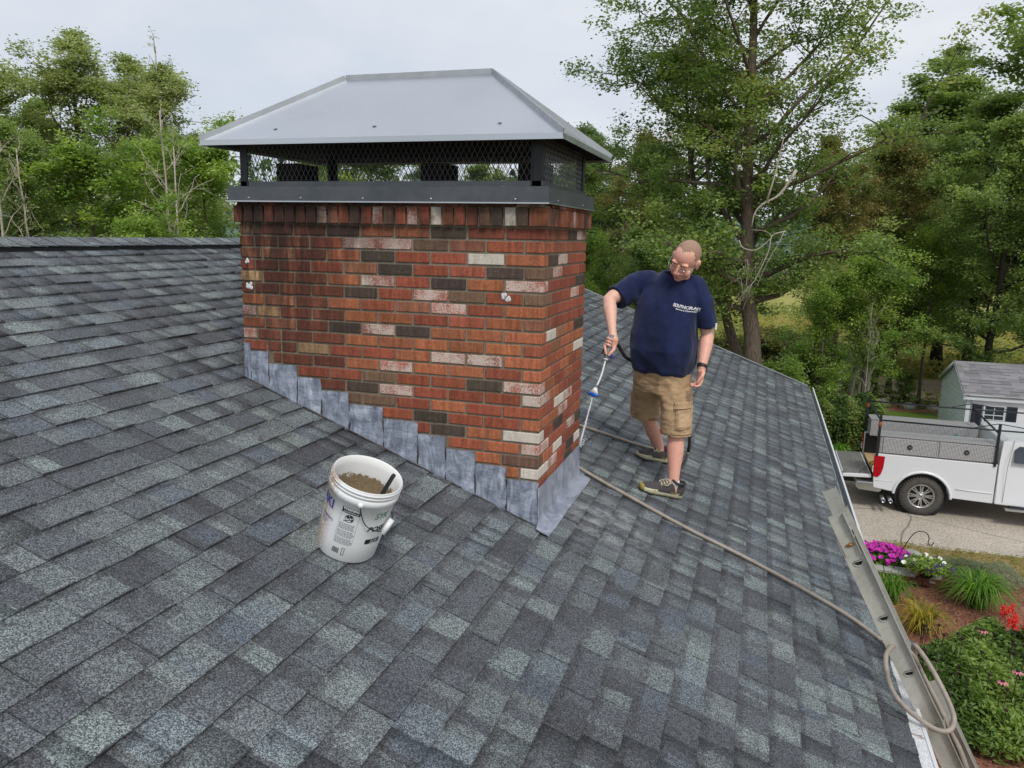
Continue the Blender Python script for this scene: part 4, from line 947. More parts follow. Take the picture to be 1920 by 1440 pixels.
sbvh = BVHTree.FromPolygons([tuple(v) for v in getco(shirt.data).tolist()], [tuple(p.vertices) for p in shirt.data.polygons])
mpart(shirt)
def shirt_print(V, F, o, r, u, mat, name='shirt_print'):
    n_ = F2; P = []
    for v in V:
        p = V3(o) + r * v[0] + u * v[1] + n_ * .5; h = sbvh.ray_cast(p, -n_, 1.0)[0]; P.append((h + n_ * .0018) if h else p - n_ * .35)
    me = bpy.data.meshes.new(name); me.from_pydata(P, [], F); return mpart(link(name, me, None, mat))
u_ = V3((.10, 0, 1)).normalized(); r_ = (S2 - V3((0, 0, .24))).normalized(); Op = V3((.585, 1.40, -.505)); 
V, F = text_mesh('SOUTHCRAFT', .027, .0, .0009); V = [(v.x * .86, v.y) for v in V]; shirt_print(V, F, Op, r_, u_, M['white_print'])
V, F = text_mesh('Masonry & Chimney', .0125, .1, .0003); V = [(v.x * .98, v.y) for v in V]; shirt_print(V, F, Op - u_ * .016, r_, u_, M['white_print'])
V = [(-.064, -.0045), (.062, -.0045), (.062, -.0025), (-.064, -.0025)]; shirt_print([(a + (c - a) * 0, b) for (a, b), c in zip(V, [0] * 4)], [(0, 1, 2, 3)], Op, r_, u_, M['white_print'])
cb_ = bevel_mesh(MB().box(hemL + V3((.074, -.042, -.01)), (.004, .02, .045), Matrix.Rotation(-.5, 3, 'Z')).mesh('sleeve_patch'), .001); mpart(link('sleeve_patch', cb_, None, M['white_print']))
mb = MB(); mb.tube(ell((.507, 1.610, -.266), S2, F2, .083, .077, 40, 2.1) + [ell((.507, 1.610, -.266), S2, F2, .083, .077, 40, 2.1)[0]], .0075, 8, caps=False); mpart(mb.build('collar', M['navy']))
# --- shorts
mb = MB()
mb.rings([ell(c, S2, F2, a, b, 36, 2.3) for c, a, b in (((.45, 1.61, -.88), .180, .145), ((.45, 1.61, -.96), .202, .165), ((.452, 1.63, -1.05), .205, .165), ((.452, 1.645, -1.12), .196, .155))])
def leg(cs):
    mb.rings([ell(c, S2, F2, a, b, 32, 2.2, tilt=t) for c, a, b, t in cs])
leg([((.355, 1.67, -1.02), .108, .14, 0), ((.342, 1.72, -1.14), .104, .125, 0), ((.330, 1.78, -1.25), .100, .112, 0), ((.322, 1.83, -1.34), .098, .105, .1), ((.322, 1.845, -1.385), .098, .104, .1)])
leg([((.552, 1.60, -1.02), .108, .14, 0), ((.562, 1.575, -1.14), .108, .13, 0), ((.572, 1.55, -1.25), .108, .118, 0), ((.580, 1.53, -1.35), .108, .112, 0), ((.581, 1.525, -1.40), .108, .112, 0)])
shorts = mb.build('shorts', M['khaki']); bake(shorts, .0065, 4, .5); co = getco(shorts.data); no = getno(shorts.data)
def short_fold(p):
    n_ = noise.noise; d = .008 * n_(V3((p.x * 10, p.y * 10, p.z * 7))) + .0045 * n_(V3((p.x * 14, p.y * 14, p.z * 42))) + .003 * n_(V3((p.x * 40, p.y * 40, p.z * 60)))
    c = max(0, 1 - (p - V3((.45, 1.48, -1.10))).length / .14); d += c * .010 * math.sin(45 * (abs(p.x - .45) + .6 * p.z)); return d
setco(shorts.data, fold(co, no, short_fold))
kb = BVHTree.FromPolygons([tuple(v) for v in getco(shorts.data).tolist()], [tuple(p.vertices) for p in shorts.data.polygons]); mpart(shorts)
def patch(name, o, r, u, n_, w_, h_, th, mat, k=8):
    V = []; F = []
    for lay in (0, 1):
        for j in range(k + 1):
            for i in range(k + 1):
                e = .0 if lay == 0 else 1; ed = min(i, j, k - i, k - j); p = V3(o) + r * (w_ * (i / k - .5)) + u * (h_ * (j / k - .5)) + n_ * .3
                h = kb.ray_cast(p, -n_, .6)[0] or (p - n_ * .3); V.append(h + n_ * (-.004 if lay == 0 else th * (1 if ed else .55) + .004 * noise.noise(p * 40)))
    m_ = (k + 1) ** 2
    for j in range(k):
        for i in range(k): a = j * (k + 1) + i; F.append((m_ + a, m_ + a + 1, m_ + a + k + 2, m_ + a + k + 1))
    for q in range(k):
        for a, b in ((q, q + 1), ((k) * (k + 1) + q + 1, k * (k + 1) + q), ((q + 1) * (k + 1), q * (k + 1)), (q * (k + 1) + k, (q + 1) * (k + 1) + k)): F.append((a, b, m_ + b, m_ + a))
    mb = MB(); mb.add(V, F, 0, False); return mpart(mb.build(name, mat))
n_ = (F2 * .75 + S2 * .66).normalized(); r_ = (S2 * .75 - F2 * .66).normalized(); zz = V3((0, 0, 1))
patch('cargo_pocket', (.635, 1.46, -1.265), r_, zz, n_, .13, .15, .016, M['khaki']); patch('pocket_flap', (.632, 1.46, -1.175), r_, (zz + r_ * .12).normalized(), n_, .145, .05, .026, M['khaki'])
n_ = (F2 * .2 - S2).normalized(); r_ = (F2 + S2 * .2).normalized(); patch('cargo_pocket', (.24, 1.79, -1.27), r_, zz, n_, .13, .15, .014, M['khaki']); patch('pocket_flap', (.24, 1.78, -1.18), r_, zz, n_, .14, .05, .020, M['khaki'])
mb = MB()
for c, a, b, t in (((.322, 1.843, -1.368), .1005, .107, .1), ((.581, 1.525, -1.378), .1105, .1145, 0)): p = ell(c, S2, F2, a, b, 40, 2.2, t); mb.tube(p + [p[0]], .0022, 5, caps=False)
mpart(mb.build('hem_stitching', simple('hem_thread', lin((132, 104, 76)), .9)))
# --- watch
d = (wr['L'] - el['L']).normalized(); p0 = wr['L'] - d * .012; a = d.orthogonal().normalized(); b = d.cross(a); mb = MB()
mb.rings([[p0 + d * t + (a * math.cos(k * math.pi / 12) + b * math.sin(k * math.pi / 12)) * (.0345 if abs(t) < .011 else .033) for k in range(24)] for t in (-.012, -.010, .010, .012)])
wa = mpart(mb.build('watch', M['dark'])); fd = (F2 - d * F2.dot(d)).normalized(); q = Matrix(((d.cross(fd)), d, fd)).transposed(); mb = MB(); mb.box(p0 + fd * .036, (.022, .024, .010), q); o = mb.build('watch_face', simple('watch_glass', (.02, .02, .025), .12), wa); bevel_mesh(o.data, .002, 2)
# --- socks and shoes
def sock(c, t_, r): mb = MB(); mb.tube([V3(c), V3(c).lerp(V3(t_), .5), V3(t_)], [r + .003, r + .002, r + .002], 18); return mpart(mb.build('sock', M['sock']))
sock((.597, 1.432, -1.80), (.594, 1.428, -1.712), .0385); sock((.43, 2.09, -1.765), (.424, 2.075, -1.70), .0385)
def shoe(heel, toe, zr, sgn):
    heel, toe = V3(heel), V3(toe); fx = (toe - heel).normalized(); fy = NRM.cross(fx).normalized(); Mx = Matrix((fx, fy, NRM)).transposed(); L_ = (toe - heel).length
    P = lambda x, y, z: heel + Mx @ V3((x * L_, y, z))
    e = empty('shoe', (0, 0, 0)); e.parent = man; e.location = -MO
    st = [(0, .022, .040), (.06, .034, .045), (.18, .039, .047), (.35, .038, .045), (.5, .040, .046), (.68, .049, .047), (.82, .050, .043), (.93, .040, .040), (1.0, .018, .036)]
    mb = MB(); R_1 = []
    for x, hw_, hz_ in st:
        R_1.append([P(x, y * hw_, (z * hz_ if z else .004 + (.012 * max(0, x - .82) / .18 if x > .82 else 0) + (.008 if x < .05 else 0))) for y, z in ((-.9, 0), (-1.06, .35), (-1.02, .7), (-.92, .95), (.92, .95), (1.02, .7), (1.06, .35), (.9, 0))])
    mb.rings(R_1); o = mb.build('sole', M['sole'], e)
    up_ = [(.02, .028, .112, .030), (.08, .037, .120, .030), (.20, .039, .116, .032), (.32, .040, .112, .034), (.45, .043, .102, .036), (.60, .048, .088, .036), (.75, .050, .076, .034), (.88, .043, .064, .032), (.97, .026, .050, .032)]
    mb = MB(); R_1 = []
    for x, hw_, top, bot in up_:
        r = []
        for k in range(16):
            a = math.pi * 2 * k / 16; yy = math.cos(a) * hw_; zz_ = math.sin(a); r.append(P(x, yy * (1 - .28 * max(0, zz_)), bot + max(0, zz_) * (top - bot) + min(0, zz_) * .01))
        R_1.append(r)
    mb.rings(R_1); mb.build('upper', M['shoe'], e)
    ring = [P(.20 + .145 * math.cos(q), .033 * math.sin(q), .117 + .006 * math.cos(2 * q)) for q in [k * math.pi / 8 for k in range(17)]]; MB().tube(ring, .0085, 8, caps=False).build('padded_collar', M['dark'], e)
    mb = MB()
    for i in range(6):
        x = .40 + i * .055; top = .111 - i * .0088; mb.tube([P(x, -.027, top - .012), P(x + .015, -.010, top + .003), P(x + .028, .012, top + .001), P(x + .035, .027, top - .014)], .0026, 5); mb.tube([P(x, .027, top - .012), P(x + .015, .010, top + .004), P(x + .028, -.012, top + .002), P(x + .035, -.027, top - .014)], .0026, 5)
    mb.tube([P(.40, 0, .116), P(.42, .03, .110), P(.50, .045, .088), P(.56, .03, .084)], .0028, 5); mb.tube([P(.40, 0, .116), P(.44, -.03, .108), P(.53, -.042, .082), P(.58, -.03, .078)], .0028, 5); mb.build('lace', M['lace'], e)
    if sgn > 0:
        mb = MB(); mb.rings([[P(x, y * hw_, z) for y, z in ((-1, .010), (-1.05, .035), (-.7, .050), (.7, .050), (1.05, .035), (1, .010))] for x, hw_ in ((.962, .036), (.98, .030), (1.004, .016))]); mb.build('toe_guard', M['yellow'], e)
    V, F = text_mesh('HOKA', .020, 0, .0008)
    me = bpy.data.meshes.new('lettering'); sd = -1 if (fy.y > 0) else 1
    me.from_pydata([P(.24 - sd * v.x / L_ * 1.3, sd * (.0425 + .001), .040 + v.y * .8) for v in V], [], F); link('lettering', me, e, M['yellow'])
    return e
shoe((.640, 1.489 - .02, rz_(.640)), (.375, 1.262, rz_(.375)), 0, 1); shoe((.478, 2.128, rz_(.478)), (.250, 1.915, rz_(.250)), 0, -1)

# ================================================================ SPRAY WAND
wn = empty('spray_wand', hdc); tag(wn, 'grey handled garden spray wand with white tube and blue fan nozzle in his right hand', 'spray wand')
def wpart(o): o.location = Vector(o.location) - hdc; o.parent = wn; return o
g0, g1 = hdc - hax * .055, hdc + hax * .115
mb = MB(); mb.tube([g0, g0.lerp(g1, .3), g0.lerp(g1, .6), g0.lerp(g1, .72), g1.lerp(g0, .06), g1], [.015, .0165, .0165, .021, .021, .014], 14); wpart(mb.build('handle', M['grey_plastic']))
wpart(MB().tube([hdc + hax * .02 - px_ * .026 - pz * .012, hdc + hax * .085 - px_ * .030 - pz * .008], [.006, .004], 8).build('trigger', M['dark']))
kp = hdc + hax * .088 + px_ * .030; mb = MB(); mb.sphere(kp, (.013, .013, .013), 12, 8); mb.tube([kp - px_ * .02, kp], .006, 8)
for q in range(6): a = q * math.pi / 3; mb.sphere(kp + (hax * math.cos(a) + pz * math.sin(a)) * .012, .005, 6, 4)
wpart(mb.build('flow_knob', M['navy_plastic']))
tipb = V3((.068, 1.15, -1.040)); mid = g1.lerp(tipb, .5) + V3((.004, 0, -.012)); tp = catmull([g1 - hax * .004, mid, tipb], 8)
wpart(MB().tube(tp, .0062, 10).build('tube', M['white_plastic'])); wpart(MB().tube([g1 - hax * .006, g1 + hax * .004], [.018, .018], 14).build('collar', M['white_plastic'])); wpart(MB().tube([tp[-3], tp[-1]], [.0095, .0095], 10).build('coupling', M['grey_plastic']))
td = (V3((.052, 1.13, -1.098)) - tipb).normalized(); ts = V3((.93, -.25, -.28)); ts = (ts - td * ts.dot(td)).normalized(); tn = td.cross(ts)
def fan(a, w0, b, w1, th0, th1, n=12):
    mb = MB(); rr = []
    for t, w_, h_ in ((a, w0, th0), ((a + b) / 2, (w0 * .6 + w1 * .4), (th0 + th1) / 2), (b, w1, th1)): rr.append([tipb + td * t + ts * w_ * math.cos(k * 2 * math.pi / n) + tn * h_ * math.sin(k * 2 * math.pi / n) for k in range(n)])
    return mb.rings(rr)
wpart(fan(-.004, .010, .036, .034, .010, .013).build('nozzle_body', M['white_plastic'])); wpart(fan(.036, .036, .058, .036, .015, .014).build('nozzle_face', M['blue_plastic']))
# water: a thin jet from nozzle to the chimney foot with droplets
N = NT('white_water'); N.base((.85, .87, .9)); N.set_b(Roughness=.15, Transmission_Weight=.35, IOR=1.33); wat = N.m
j0 = tipb + td * .058; j1 = V3((.012, .965, -1.395)); pts = [j0.lerp(j1, t / 14) + V3((0, 0, -.02 * (t / 14) * (1 - t / 14))) + V3((random.uniform(-1, 1), random.uniform(-1, 1), 0)) * .0022 for t in range(15)]
mb = MB(); mb.tube(pts, [.0035 + .0025 * random.random() + .002 * t / 14 for t in range(15)], 6)
for q in range(70):
    t = random.random() ** .5; p = j0.lerp(j1, t) + V3([random.gauss(0, .006 + .016 * t ** 3) for _ in range(3)]); mb.sphere(p, random.uniform(.0014, .003), 5, 4)
for q in range(60): p = j1 + V3((abs(random.gauss(0, .02)), random.gauss(0, .04), abs(random.gauss(0, .035)))); mb.sphere(p, random.uniform(.0014, .0035), 5, 4)
o = mb.build('water_jet', wat); tag(o, 'thin white jet of water from the spray nozzle to the chimney foot', 'water jet')

# ================================================================ HOSE
def onr(x, y, h=.014): return V3((x, y, rz_(x) + h))
hp1 = [hdc - hax * .02, hdc + V3((.020, .045, -.006)), V3((.170, 1.37, -.775)), V3((.21, 1.50, -.875)), V3((.27, 1.80, -.96)), V3((.38, 1.97, -1.0)), V3((.50, 2.0, -1.10)), V3((.60, 2.0, -1.30)), V3((.638, 2.0, -1.47)), V3((.635, 2.05, -1.66)), onr(.58, 2.18), onr(.48, 2.28), onr(.34, 2.24), onr(.18, 2.14), onr(-.03, 2.05), onr(-.25, 1.93), onr(-.46, 1.70), onr(-.44, 1.38), onr(-.22, 1.17), onr(.02, 1.075), onr(.388, 1.005), onr(.75, .955), onr(1.12, .945), onr(1.45, .90), onr(1.72, .83), onr(1.90, .70, .02)]
c = catmull(hp1, 8)
hs_ = MB().tube(c[8 * 1:8 * 9 + 1], .0125, 10).build('hose', [M['hose_d']])
tag(hs_, 'garden hose from the wand round the man and across the roof to the ladder', 'hose')
MB().tube(c[8 * 9:], .0125, 10).build('hose_run', M['hose'], hs_)
MB().tube(c[:9], .0105, 10).build('hose_tail', M['dark'], hs_)
lp = [onr(1.90, .70, .02), V3((1.99, .52, -2.32)), V3((2.02, .30, -2.27)), V3((1.96, .18, -2.11)), V3((1.87, .13, -2.03)), V3((1.810, .05, -2.045)), V3((1.805, -.01, -2.10)), V3((1.835, -.03, -2.19)), V3((1.90, -.05, -2.262)), V3((2.02, -.06, -2.335)), V3((2.095, -.05, -2.345)), V3((2.128, .0, -2.31)), V3((2.10, .06, -2.235)), V3((2.03, .16, -2.13)), V3((1.97, .25, -2.08)), V3((1.99, .24, -2.17)), V3((2.07, .17, -2.30)), V3((2.15, .13, -2.44)), V3((2.24, .10, -2.62)), V3((2.45, .06, -3.2)), V3((2.9, .0, -4.4)), V3((3.3, -.1, -5.5)), V3((3.6, .3, -5.58)), V3((4.0, .9, -5.58))]
MB().tube(catmull(lp, 8), .0125, 10).build('hose_loop', M['hose'], hs_)

# ================================================================ LADDER
LD = V3((.4665, 0, -.8845)).normalized(); LN = V3((LD.z, 0, -LD.x)); LN = LN if LN.x > 0 else -LN    # LN points out from the house
lad = empty('ladder', (3.56, .25, GZ)); tag(lad, 'worn aluminium extension ladder leaning over the eave beside the gutter', 'ladder')
def lpart(o): o.location = Vector(o.location) - V3(lad.location); o.parent = lad; return o
top = V3((1.518, .0, -1.378)); LM = Matrix((LN, V3((0, 1, 0)), -LD)).transposed()
def LP(s, a, y): return top + LD * s + LN * a + V3((0, y, 0))
Lt = (top.z - GZ) / -LD.z * 1.0
def rail(y, s0, s1, wd, a_c, out, holes):
    """C channel: web facing along y with two flanges; D shaped rung ends."""
    web = MB(); k = .0025; mbv = []
    hs = [h for h in holes if s0 + .05 < h < s1 - .05]; hw_, hh_ = .021, .014
    cur = s0
    for h in hs:
        web.box(LP((cur + h - hh_) / 2, a_c, y), (wd, k, h - hh_ - cur), LM)
        for sg in (-1, 1): web.box(LP(h, a_c + sg * (wd / 4 + hw_ / 2), y), (wd / 2 - hw_, k, 2 * hh_), LM)
        cur = h + hh_
    web.box(LP((cur + s1) / 2, a_c, y), (wd, k, s1 - cur), LM)
    for sg in (-1, 1): web.box(LP((s0 + s1) / 2, a_c + sg * (wd / 2), y - out * .013), (.0035, .030, s1 - s0), LM)
    return web, hs
hole0 = .267 ; pitch = .3078
holes = [hole0 + i * pitch for i in range(18)]
for nm, y, out, lab in (('side_rail', .10, 1, 1), ('side_rail', .52, -1, 0)):
    web, hs = rail(y, .125 if 1 else 0, min(Lt, 5.0), .092, .0, out, holes); r = lpart(web.build(nm, M['alu']))
    for h in hs[:9]: MB().box(LP(h, 0, y + out * .006), (.040, .003, .027), LM).build('rung_hole_shade', M['deck'], r)  # dark plate stands in for the shade inside each hollow rung end
    for h in hs[:9]:
        mb = MB(); pts = []
        for q in range(13): a = math.pi * q / 12; pts.append(LP(h - .010 + .026 * math.sin(a), .023 * math.cos(a), y - out * .004))
        pts.append(pts[0]); mb.tube(pts, .0032, 5, caps=False); mb.build('rung_end_ring', M['alu_edge'], r)
    web, _ = rail(y + .0045 * out, 0, .215, .072, -.003, out, []); lpart(web.build('fly_rail_top', M['alu']))
    b = MB(); b.sphere(LP(.165, .0, y - out * .006), (.011, .009, .011), 10, 6); b.tube([LP(.165, -.02, y - out * .006), LP(.165, .02, y - out * .006)], .006, 8); lpart(b.build('bolt', M['brass']))
    web, _ = rail(y + .030 * out, 1.18, Lt, .095, .05, out, holes); lpart(web.build('base_rail', M['alu']))
mb = MB()
for h in holes[:12]:
    o = lpart(MB().tube([LP(h, 0, .110), LP(h, 0, .510)], .0145, 12).build('rung', M['alu']))
for h in holes[4:]:
    lpart(MB().tube([LP(h + .1, .05, .13), LP(h + .1, .05, .49)], .0145, 12).build('rung', M['alu']))
# ================================================================ GROUND
def sheet(name, x0, x1, y0, y1, z, mat, nx=1, ny=1, wob=0.0, kind='structure'):
    V = []; F = []
    for j in range(ny + 1):
        for i in range(nx + 1):
            x = x0 + (x1 - x0) * i / nx; y = y0 + (y1 - y0) * j / ny
            if wob and (i in (0, nx) or j in (0, ny)): x += wob * noise.noise(V3((x * .5, y * .5, 1))); y += wob * noise.noise(V3((x * .5, y * .5, 7)))
            V.append((x, y, z))
    for j in range(ny):
        for i in range(nx): a = j * (nx + 1) + i; F.append((a, a + 1, a + nx + 2, a + nx + 1))
    me = bpy.data.meshes.new(name); me.from_pydata(V, [], F); o = link(name, me, None, mat); o['kind'] = kind; return o
sheet('ground', -900, 900, -900, 900, GZ - .02, M['meadow'])
sheet('forest_floor', -60, 60, 16, 26.8, GZ - .016, M['woodfloor'], 40, 10, 1.5)
sheet('forest_floor', -70, -8, 5, 60, GZ - .014, M['woodfloor'], 30, 20, 2)
sheet('lawn', 3.2, 30, 17.5, 24.6, GZ - .012, M['grass'], 30, 10, .5)
sheet('road', -60, 80, 27.0, 31.4, GZ - .008, M['road'], 60, 2, .3)
sheet('driveway', 1.75, 40, 11.35, 17.2, GZ - .004, M['asphalt'], 60, 12, .25)
sheet('driveway', 1.75, 3.35, 9.9, 11.5, GZ - .002, M['asphalt'], 6, 6, .1)
sheet('garden_bed', 1.3, 16, -9, 11.3, GZ, M['mulch'], 40, 40, .35)
sheet('verge', 3.5, 16, 10.35, 11.45, GZ + .004, ground_mat('dry_grass', [(.3, lin((112, 108, 60))), (.5, lin((150, 132, 92))), (.7, lin((176, 150, 118)))], 2, 40, .8, .95, None, .02), 30, 3, .22)
# bark chips on the bed nearest the camera
def scatter_quads(name, n, box, size, tint, mat, rs, flat=.3, z0=GZ + .01, asp=.35, shape=None):
    r = np.random.RandomState(rs); P = np.stack([r.uniform(box[0], box[1], n), r.uniform(box[2], box[3], n), z0 + r.rand(n) * (box[4] if len(box) > 4 else .02)], 1)
    if shape is not None: P = P[shape(P)]; n = len(P)
    return leaves(name, P, np.full(n, size) * r.uniform(.6, 1.3, n), r.rand(n) if tint is None else tint(P, r), mat, r, flat, asp)
def leaves(name, P, S, T, mat, r, flat=.5, asp=.62, parent=None, fold=False):
    """rhombic leaves at points P."""
    n = len(P); a = r.uniform(0, 2 * np.pi, n); up_v = r.randn(n, 3) * flat + np.array([0, 0, 1.0]); up_v /= np.linalg.norm(up_v, axis=1)[:, None]
    d = np.stack([np.cos(a), np.sin(a), np.zeros(n)], 1); d -= up_v * (d * up_v).sum(1)[:, None]; d /= np.linalg.norm(d, axis=1)[:, None] + 1e-9; s = np.cross(up_v, d)
    S = S[:, None]; V = np.stack([P - d * S * .5, P + s * S * asp * .5 + up_v * S * .06, P + d * S * .5 - up_v * S * .1, P - s * S * asp * .5 + up_v * S * .06], 1).reshape(-1, 3)
    F = np.arange(4 * n).reshape(n, 4); me = fast_mesh(name, V, F); face_attr(me, 'tint', np.clip(T, 0, 1)); me.materials.append(mat); return me
me = scatter_quads('bark_chips', 26000, (2.0, 9, 3.2, 10.6, .02), .045, None, leaf_mat('bark_chip_colours', [(80, 50, 40), (134, 92, 76), (172, 128, 108), (202, 166, 144)], .9), 3, .35); tag(link('bark_chips', me), kind='stuff')

# ================================================================ TREES
def grow(seed, H, base, R, tr, nl=16, ns=6, nt=3, prof=None, lean=(0, 0), wob=.04, rise=.55, leafn=26, ls=.12, sig=.26, tip=.93, asp=.62, trunk_pts=None):
    """returns (wood MB, leaf points, sizes, tints, rng): trunk, limbs, branchlets and leaf clusters at their ends."""
    r = np.random.RandomState(seed); mb = MB(); prof = prof or (lambda t: math.sin(math.pi * min(1, .18 + .80 * t)) ** .7)
    if trunk_pts is None:
        trunk_pts = []; off = np.zeros(2)
        for i in range(11):
            t = i / 10; trunk_pts.append(V3((lean[0] * H * t + off[0], lean[1] * H * t + off[1], H * tip * t))); off += r.randn(2) * wob * H * .08
    n = len(trunk_pts) - 1
    mb.tube(trunk_pts, [tr * (1.35 if i == 0 else 1) * (1 - .88 * i / n) + .008 for i in range(n + 1)], 9)
    def tp_(t): f = t * n; i = min(n - 1, int(f)); return trunk_pts[i].lerp(trunk_pts[i + 1], f - i)
    A = []; ci = []
    az = r.rand() * 6.28; c_id = 0
    for l in range(nl):
        q = (l + r.rand() * .7) / nl; t = base / H + (1 - base / H) * q; p0 = tp_(min(.995, t)); az += 2.4 + r.randn() * .35
        ln = R * prof(q) * r.uniform(.75, 1.15); el = rise * r.uniform(.5, 1.3) + q * .45; d = V3((math.cos(az) * math.cos(el), math.sin(az) * math.cos(el), math.sin(el))); P = [p0]; m = 6
        for i in range(m):
            d = (d + V3(r.randn(3) * .21) + V3((0, 0, -.03))).normalized(); P.append(P[-1] + d * ln / m)
        rl = max(.012, tr * (1 - .85 * t) * .48); mb.tube(P, [rl * (1 - .85 * i / m) + .004 for i in range(m + 1)], 5)
        for s in range(ns):
            f = .14 + .86 * (s + r.rand()) / ns; i = min(m - 1, int(f * m)); q0 = P[i].lerp(P[i + 1], f * m - i); sd = (d * .5 + V3(r.randn(3) * .75)).normalized(); sl = ln * .36 * r.uniform(.6, 1.2); Q = [q0]
            for k in range(3): sd = (sd + V3(r.randn(3) * .22) + V3((0, 0, .04))).normalized(); Q.append(Q[-1] + sd * sl / 3)
            mb.tube(Q, [rl * .3 * (1 - .7 * k / 3) + .003 for k in range(4)], 3, caps=False)
            c_id += 1
            for k in range(nt):
                w0 = Q[1 + k % 3]; td = (sd + V3(r.randn(3) * .8)).normalized(); e = w0 + td * sl * .45 * r.uniform(.4, 1.1); A.append(e); ci.append(c_id); A.append(w0.lerp(e, .5)); ci.append(c_id)
    A = np.array([tuple(a) for a in A]); ci = np.array(ci); n_ = len(A)
    idx = np.repeat(np.arange(n_), leafn); P = A[idx] + r.randn(len(idx), 3) * np.array([sig, sig, sig * .45])
    ct = r.rand(c_id + 1) * .5; T = ct[ci[idx]] + r.rand(len(idx)) * .5
    S = ls * r.uniform(.65, 1.3, len(idx))
    return mb, P, S, T, r
def tree_mesh(seed, leaf, wood, flat=.55, asp=.62, **k):
    mb, P, S, T, r = grow(seed, asp=asp, **k); cm = leaves('crown', P, S, T, leaf, r, flat, asp); tm = mb.mesh('trunk'); tm.materials.append(wood); return tm, cm
def place(name, tm, cm, loc, rz, sc_, label, cat, group=None, mat=None, wood=None, crown='crown', zs=None):
    e = empty(name, loc, rz); e.scale = (sc_, sc_, zs or sc_); tag(e, label, cat, group)
    for nm, me, mo in (('trunk', tm, wood), (crown, cm, mat)):
        if me is None: continue
        o = bpy.data.objects.new(nm, me); col.objects.link(o); o.parent = e
        if mo is not None: o.material_slots[0].link = 'OBJECT'; o.material_slots[0].material = mo
    return e
# the big maple just beyond the roof
mt = [V3(p) for p in ((.93, 15.3, GZ), (1.0, 15.3, -4.2), (1.02, 15.3, -2.9), (.94, 15.3, -2.2), (.80, 15.3, -1.45), (.71, 15.3, -.6), (.65, 15.3, .5), (.56, 15.3, 1.8), (.52, 15.3, 3.0), (.48, 15.3, 4.4), (.40, 15.3, 6.0), (.35, 15.35, 7.6), (.3, 15.4, 9.0))]
o0 = V3((.93, 15.3, GZ)); tp0 = [p - o0 for p in mt]
tm, cm = tree_mesh(21, M['leaf_maple'], M['bark'], H=14.6, base=4.4, R=4.0, tr=.235, nl=40, ns=9, nt=3, leafn=48, ls=.088, sig=.165, trunk_pts=tp0, rise=.42, prof=lambda t: (.52 + .46 * math.sin(math.pi * min(1, t * 1.05))) if t < .85 else .6)
place('maple_tree', tm, cm, o0, 0, 1, 'tall grey barked maple with a full crown just beyond the roof, right of the man', 'tree')
mb = MB()      # knot scar on its trunk
pts = [V3((1.06 + .055 * math.cos(a), 15.3 - .235, -2.72 + .10 * math.sin(a))) - o0 for a in [k * math.pi / 8 for k in range(17)]]
# the leaning tree beside it
lt = [V3(p) for p in ((.95, 16.5, GZ), (.80, 16.5, -3.8), (.62, 16.5, -2.93), (.39, 16.5, -2.32), (.08, 16.5, -1.25), (-.25, 16.5, -.2), (-.62, 16.5, .8), (-.85, 16.5, 1.9), (-1.0, 16.5, 3.1), (-1.1, 16.5, 4.0))]
o1 = lt[0].copy(); tm, cm = tree_mesh(8, M['leaf_maple'], M['bark'], H=9.6, base=5.3, R=2.8, tr=.165, nl=15, ns=7, nt=3, leafn=54, ls=.088, sig=.17, trunk_pts=[p - o1 for p in lt], rise=.4)
place('leaning_tree', tm, cm, o1, 0, 1, "grey trunked tree leaning left behind the man's head", 'tree')
# broken dead limb hanging in front of the maple
mb = MB(); rb = random.Random(5)
def dead(P, r0_, d=0):
    P = [CAM + (V3(p) - CAM) * .90 for p in P]; r0_ *= .75
    mb.tube(catmull(P, 3), [r0_ * (1 - .7 * k / (3 * (len(P) - 1))) for k in range(3 * (len(P) - 1) + 1)], 5)
dead([(1.62, 14.9, 1.5), (1.32, 14.9, .98), (1.0, 14.9, .78), (.82, 14.9, .58), (.76, 14.9, .25)], .045); dead([(1.05, 14.9, .80), (1.20, 14.8, 1.5), (1.3, 14.8, 2.2)], .03)
dead([(.52, 14.5, -.05), (.62, 14.5, -.22), (.90, 14.5, -.26), (1.15, 14.5, -.05), (1.2, 14.5, .06), (1.05, 14.5, .16), (.75, 14.5, .18)], .018)
dead([(1.5, 14.5, .16), (1.22, 14.5, .06), (1.18, 14.5, -.25), (1.05, 14.5, -.62), (.92, 14.5, -.95), (.72, 14.5, -1.18), (.60, 14.5, -1.45)], .020)
dead([(1.46, 14.5, .14), (1.36, 14.5, -.12), (1.2, 14.5, -.45), (1.06, 14.5, -.8), (.98, 14.5, -1.1)], .012)
for q in range(16):
    a = V3((.60 + rb.random() * .5, 14.5, -1.3 + rb.random() * .9)); dead([a, a + V3((rb.uniform(-.12, .06), rb.uniform(-.1, .1), -.18)), a + V3((rb.uniform(-.28, .12), rb.uniform(-.15, .15), -.42))], .006)
o = mb.build('dead_branch', M['bark_p']); tag(o, "pale leafless broken branch caught in the maple's lower crown", 'branch')
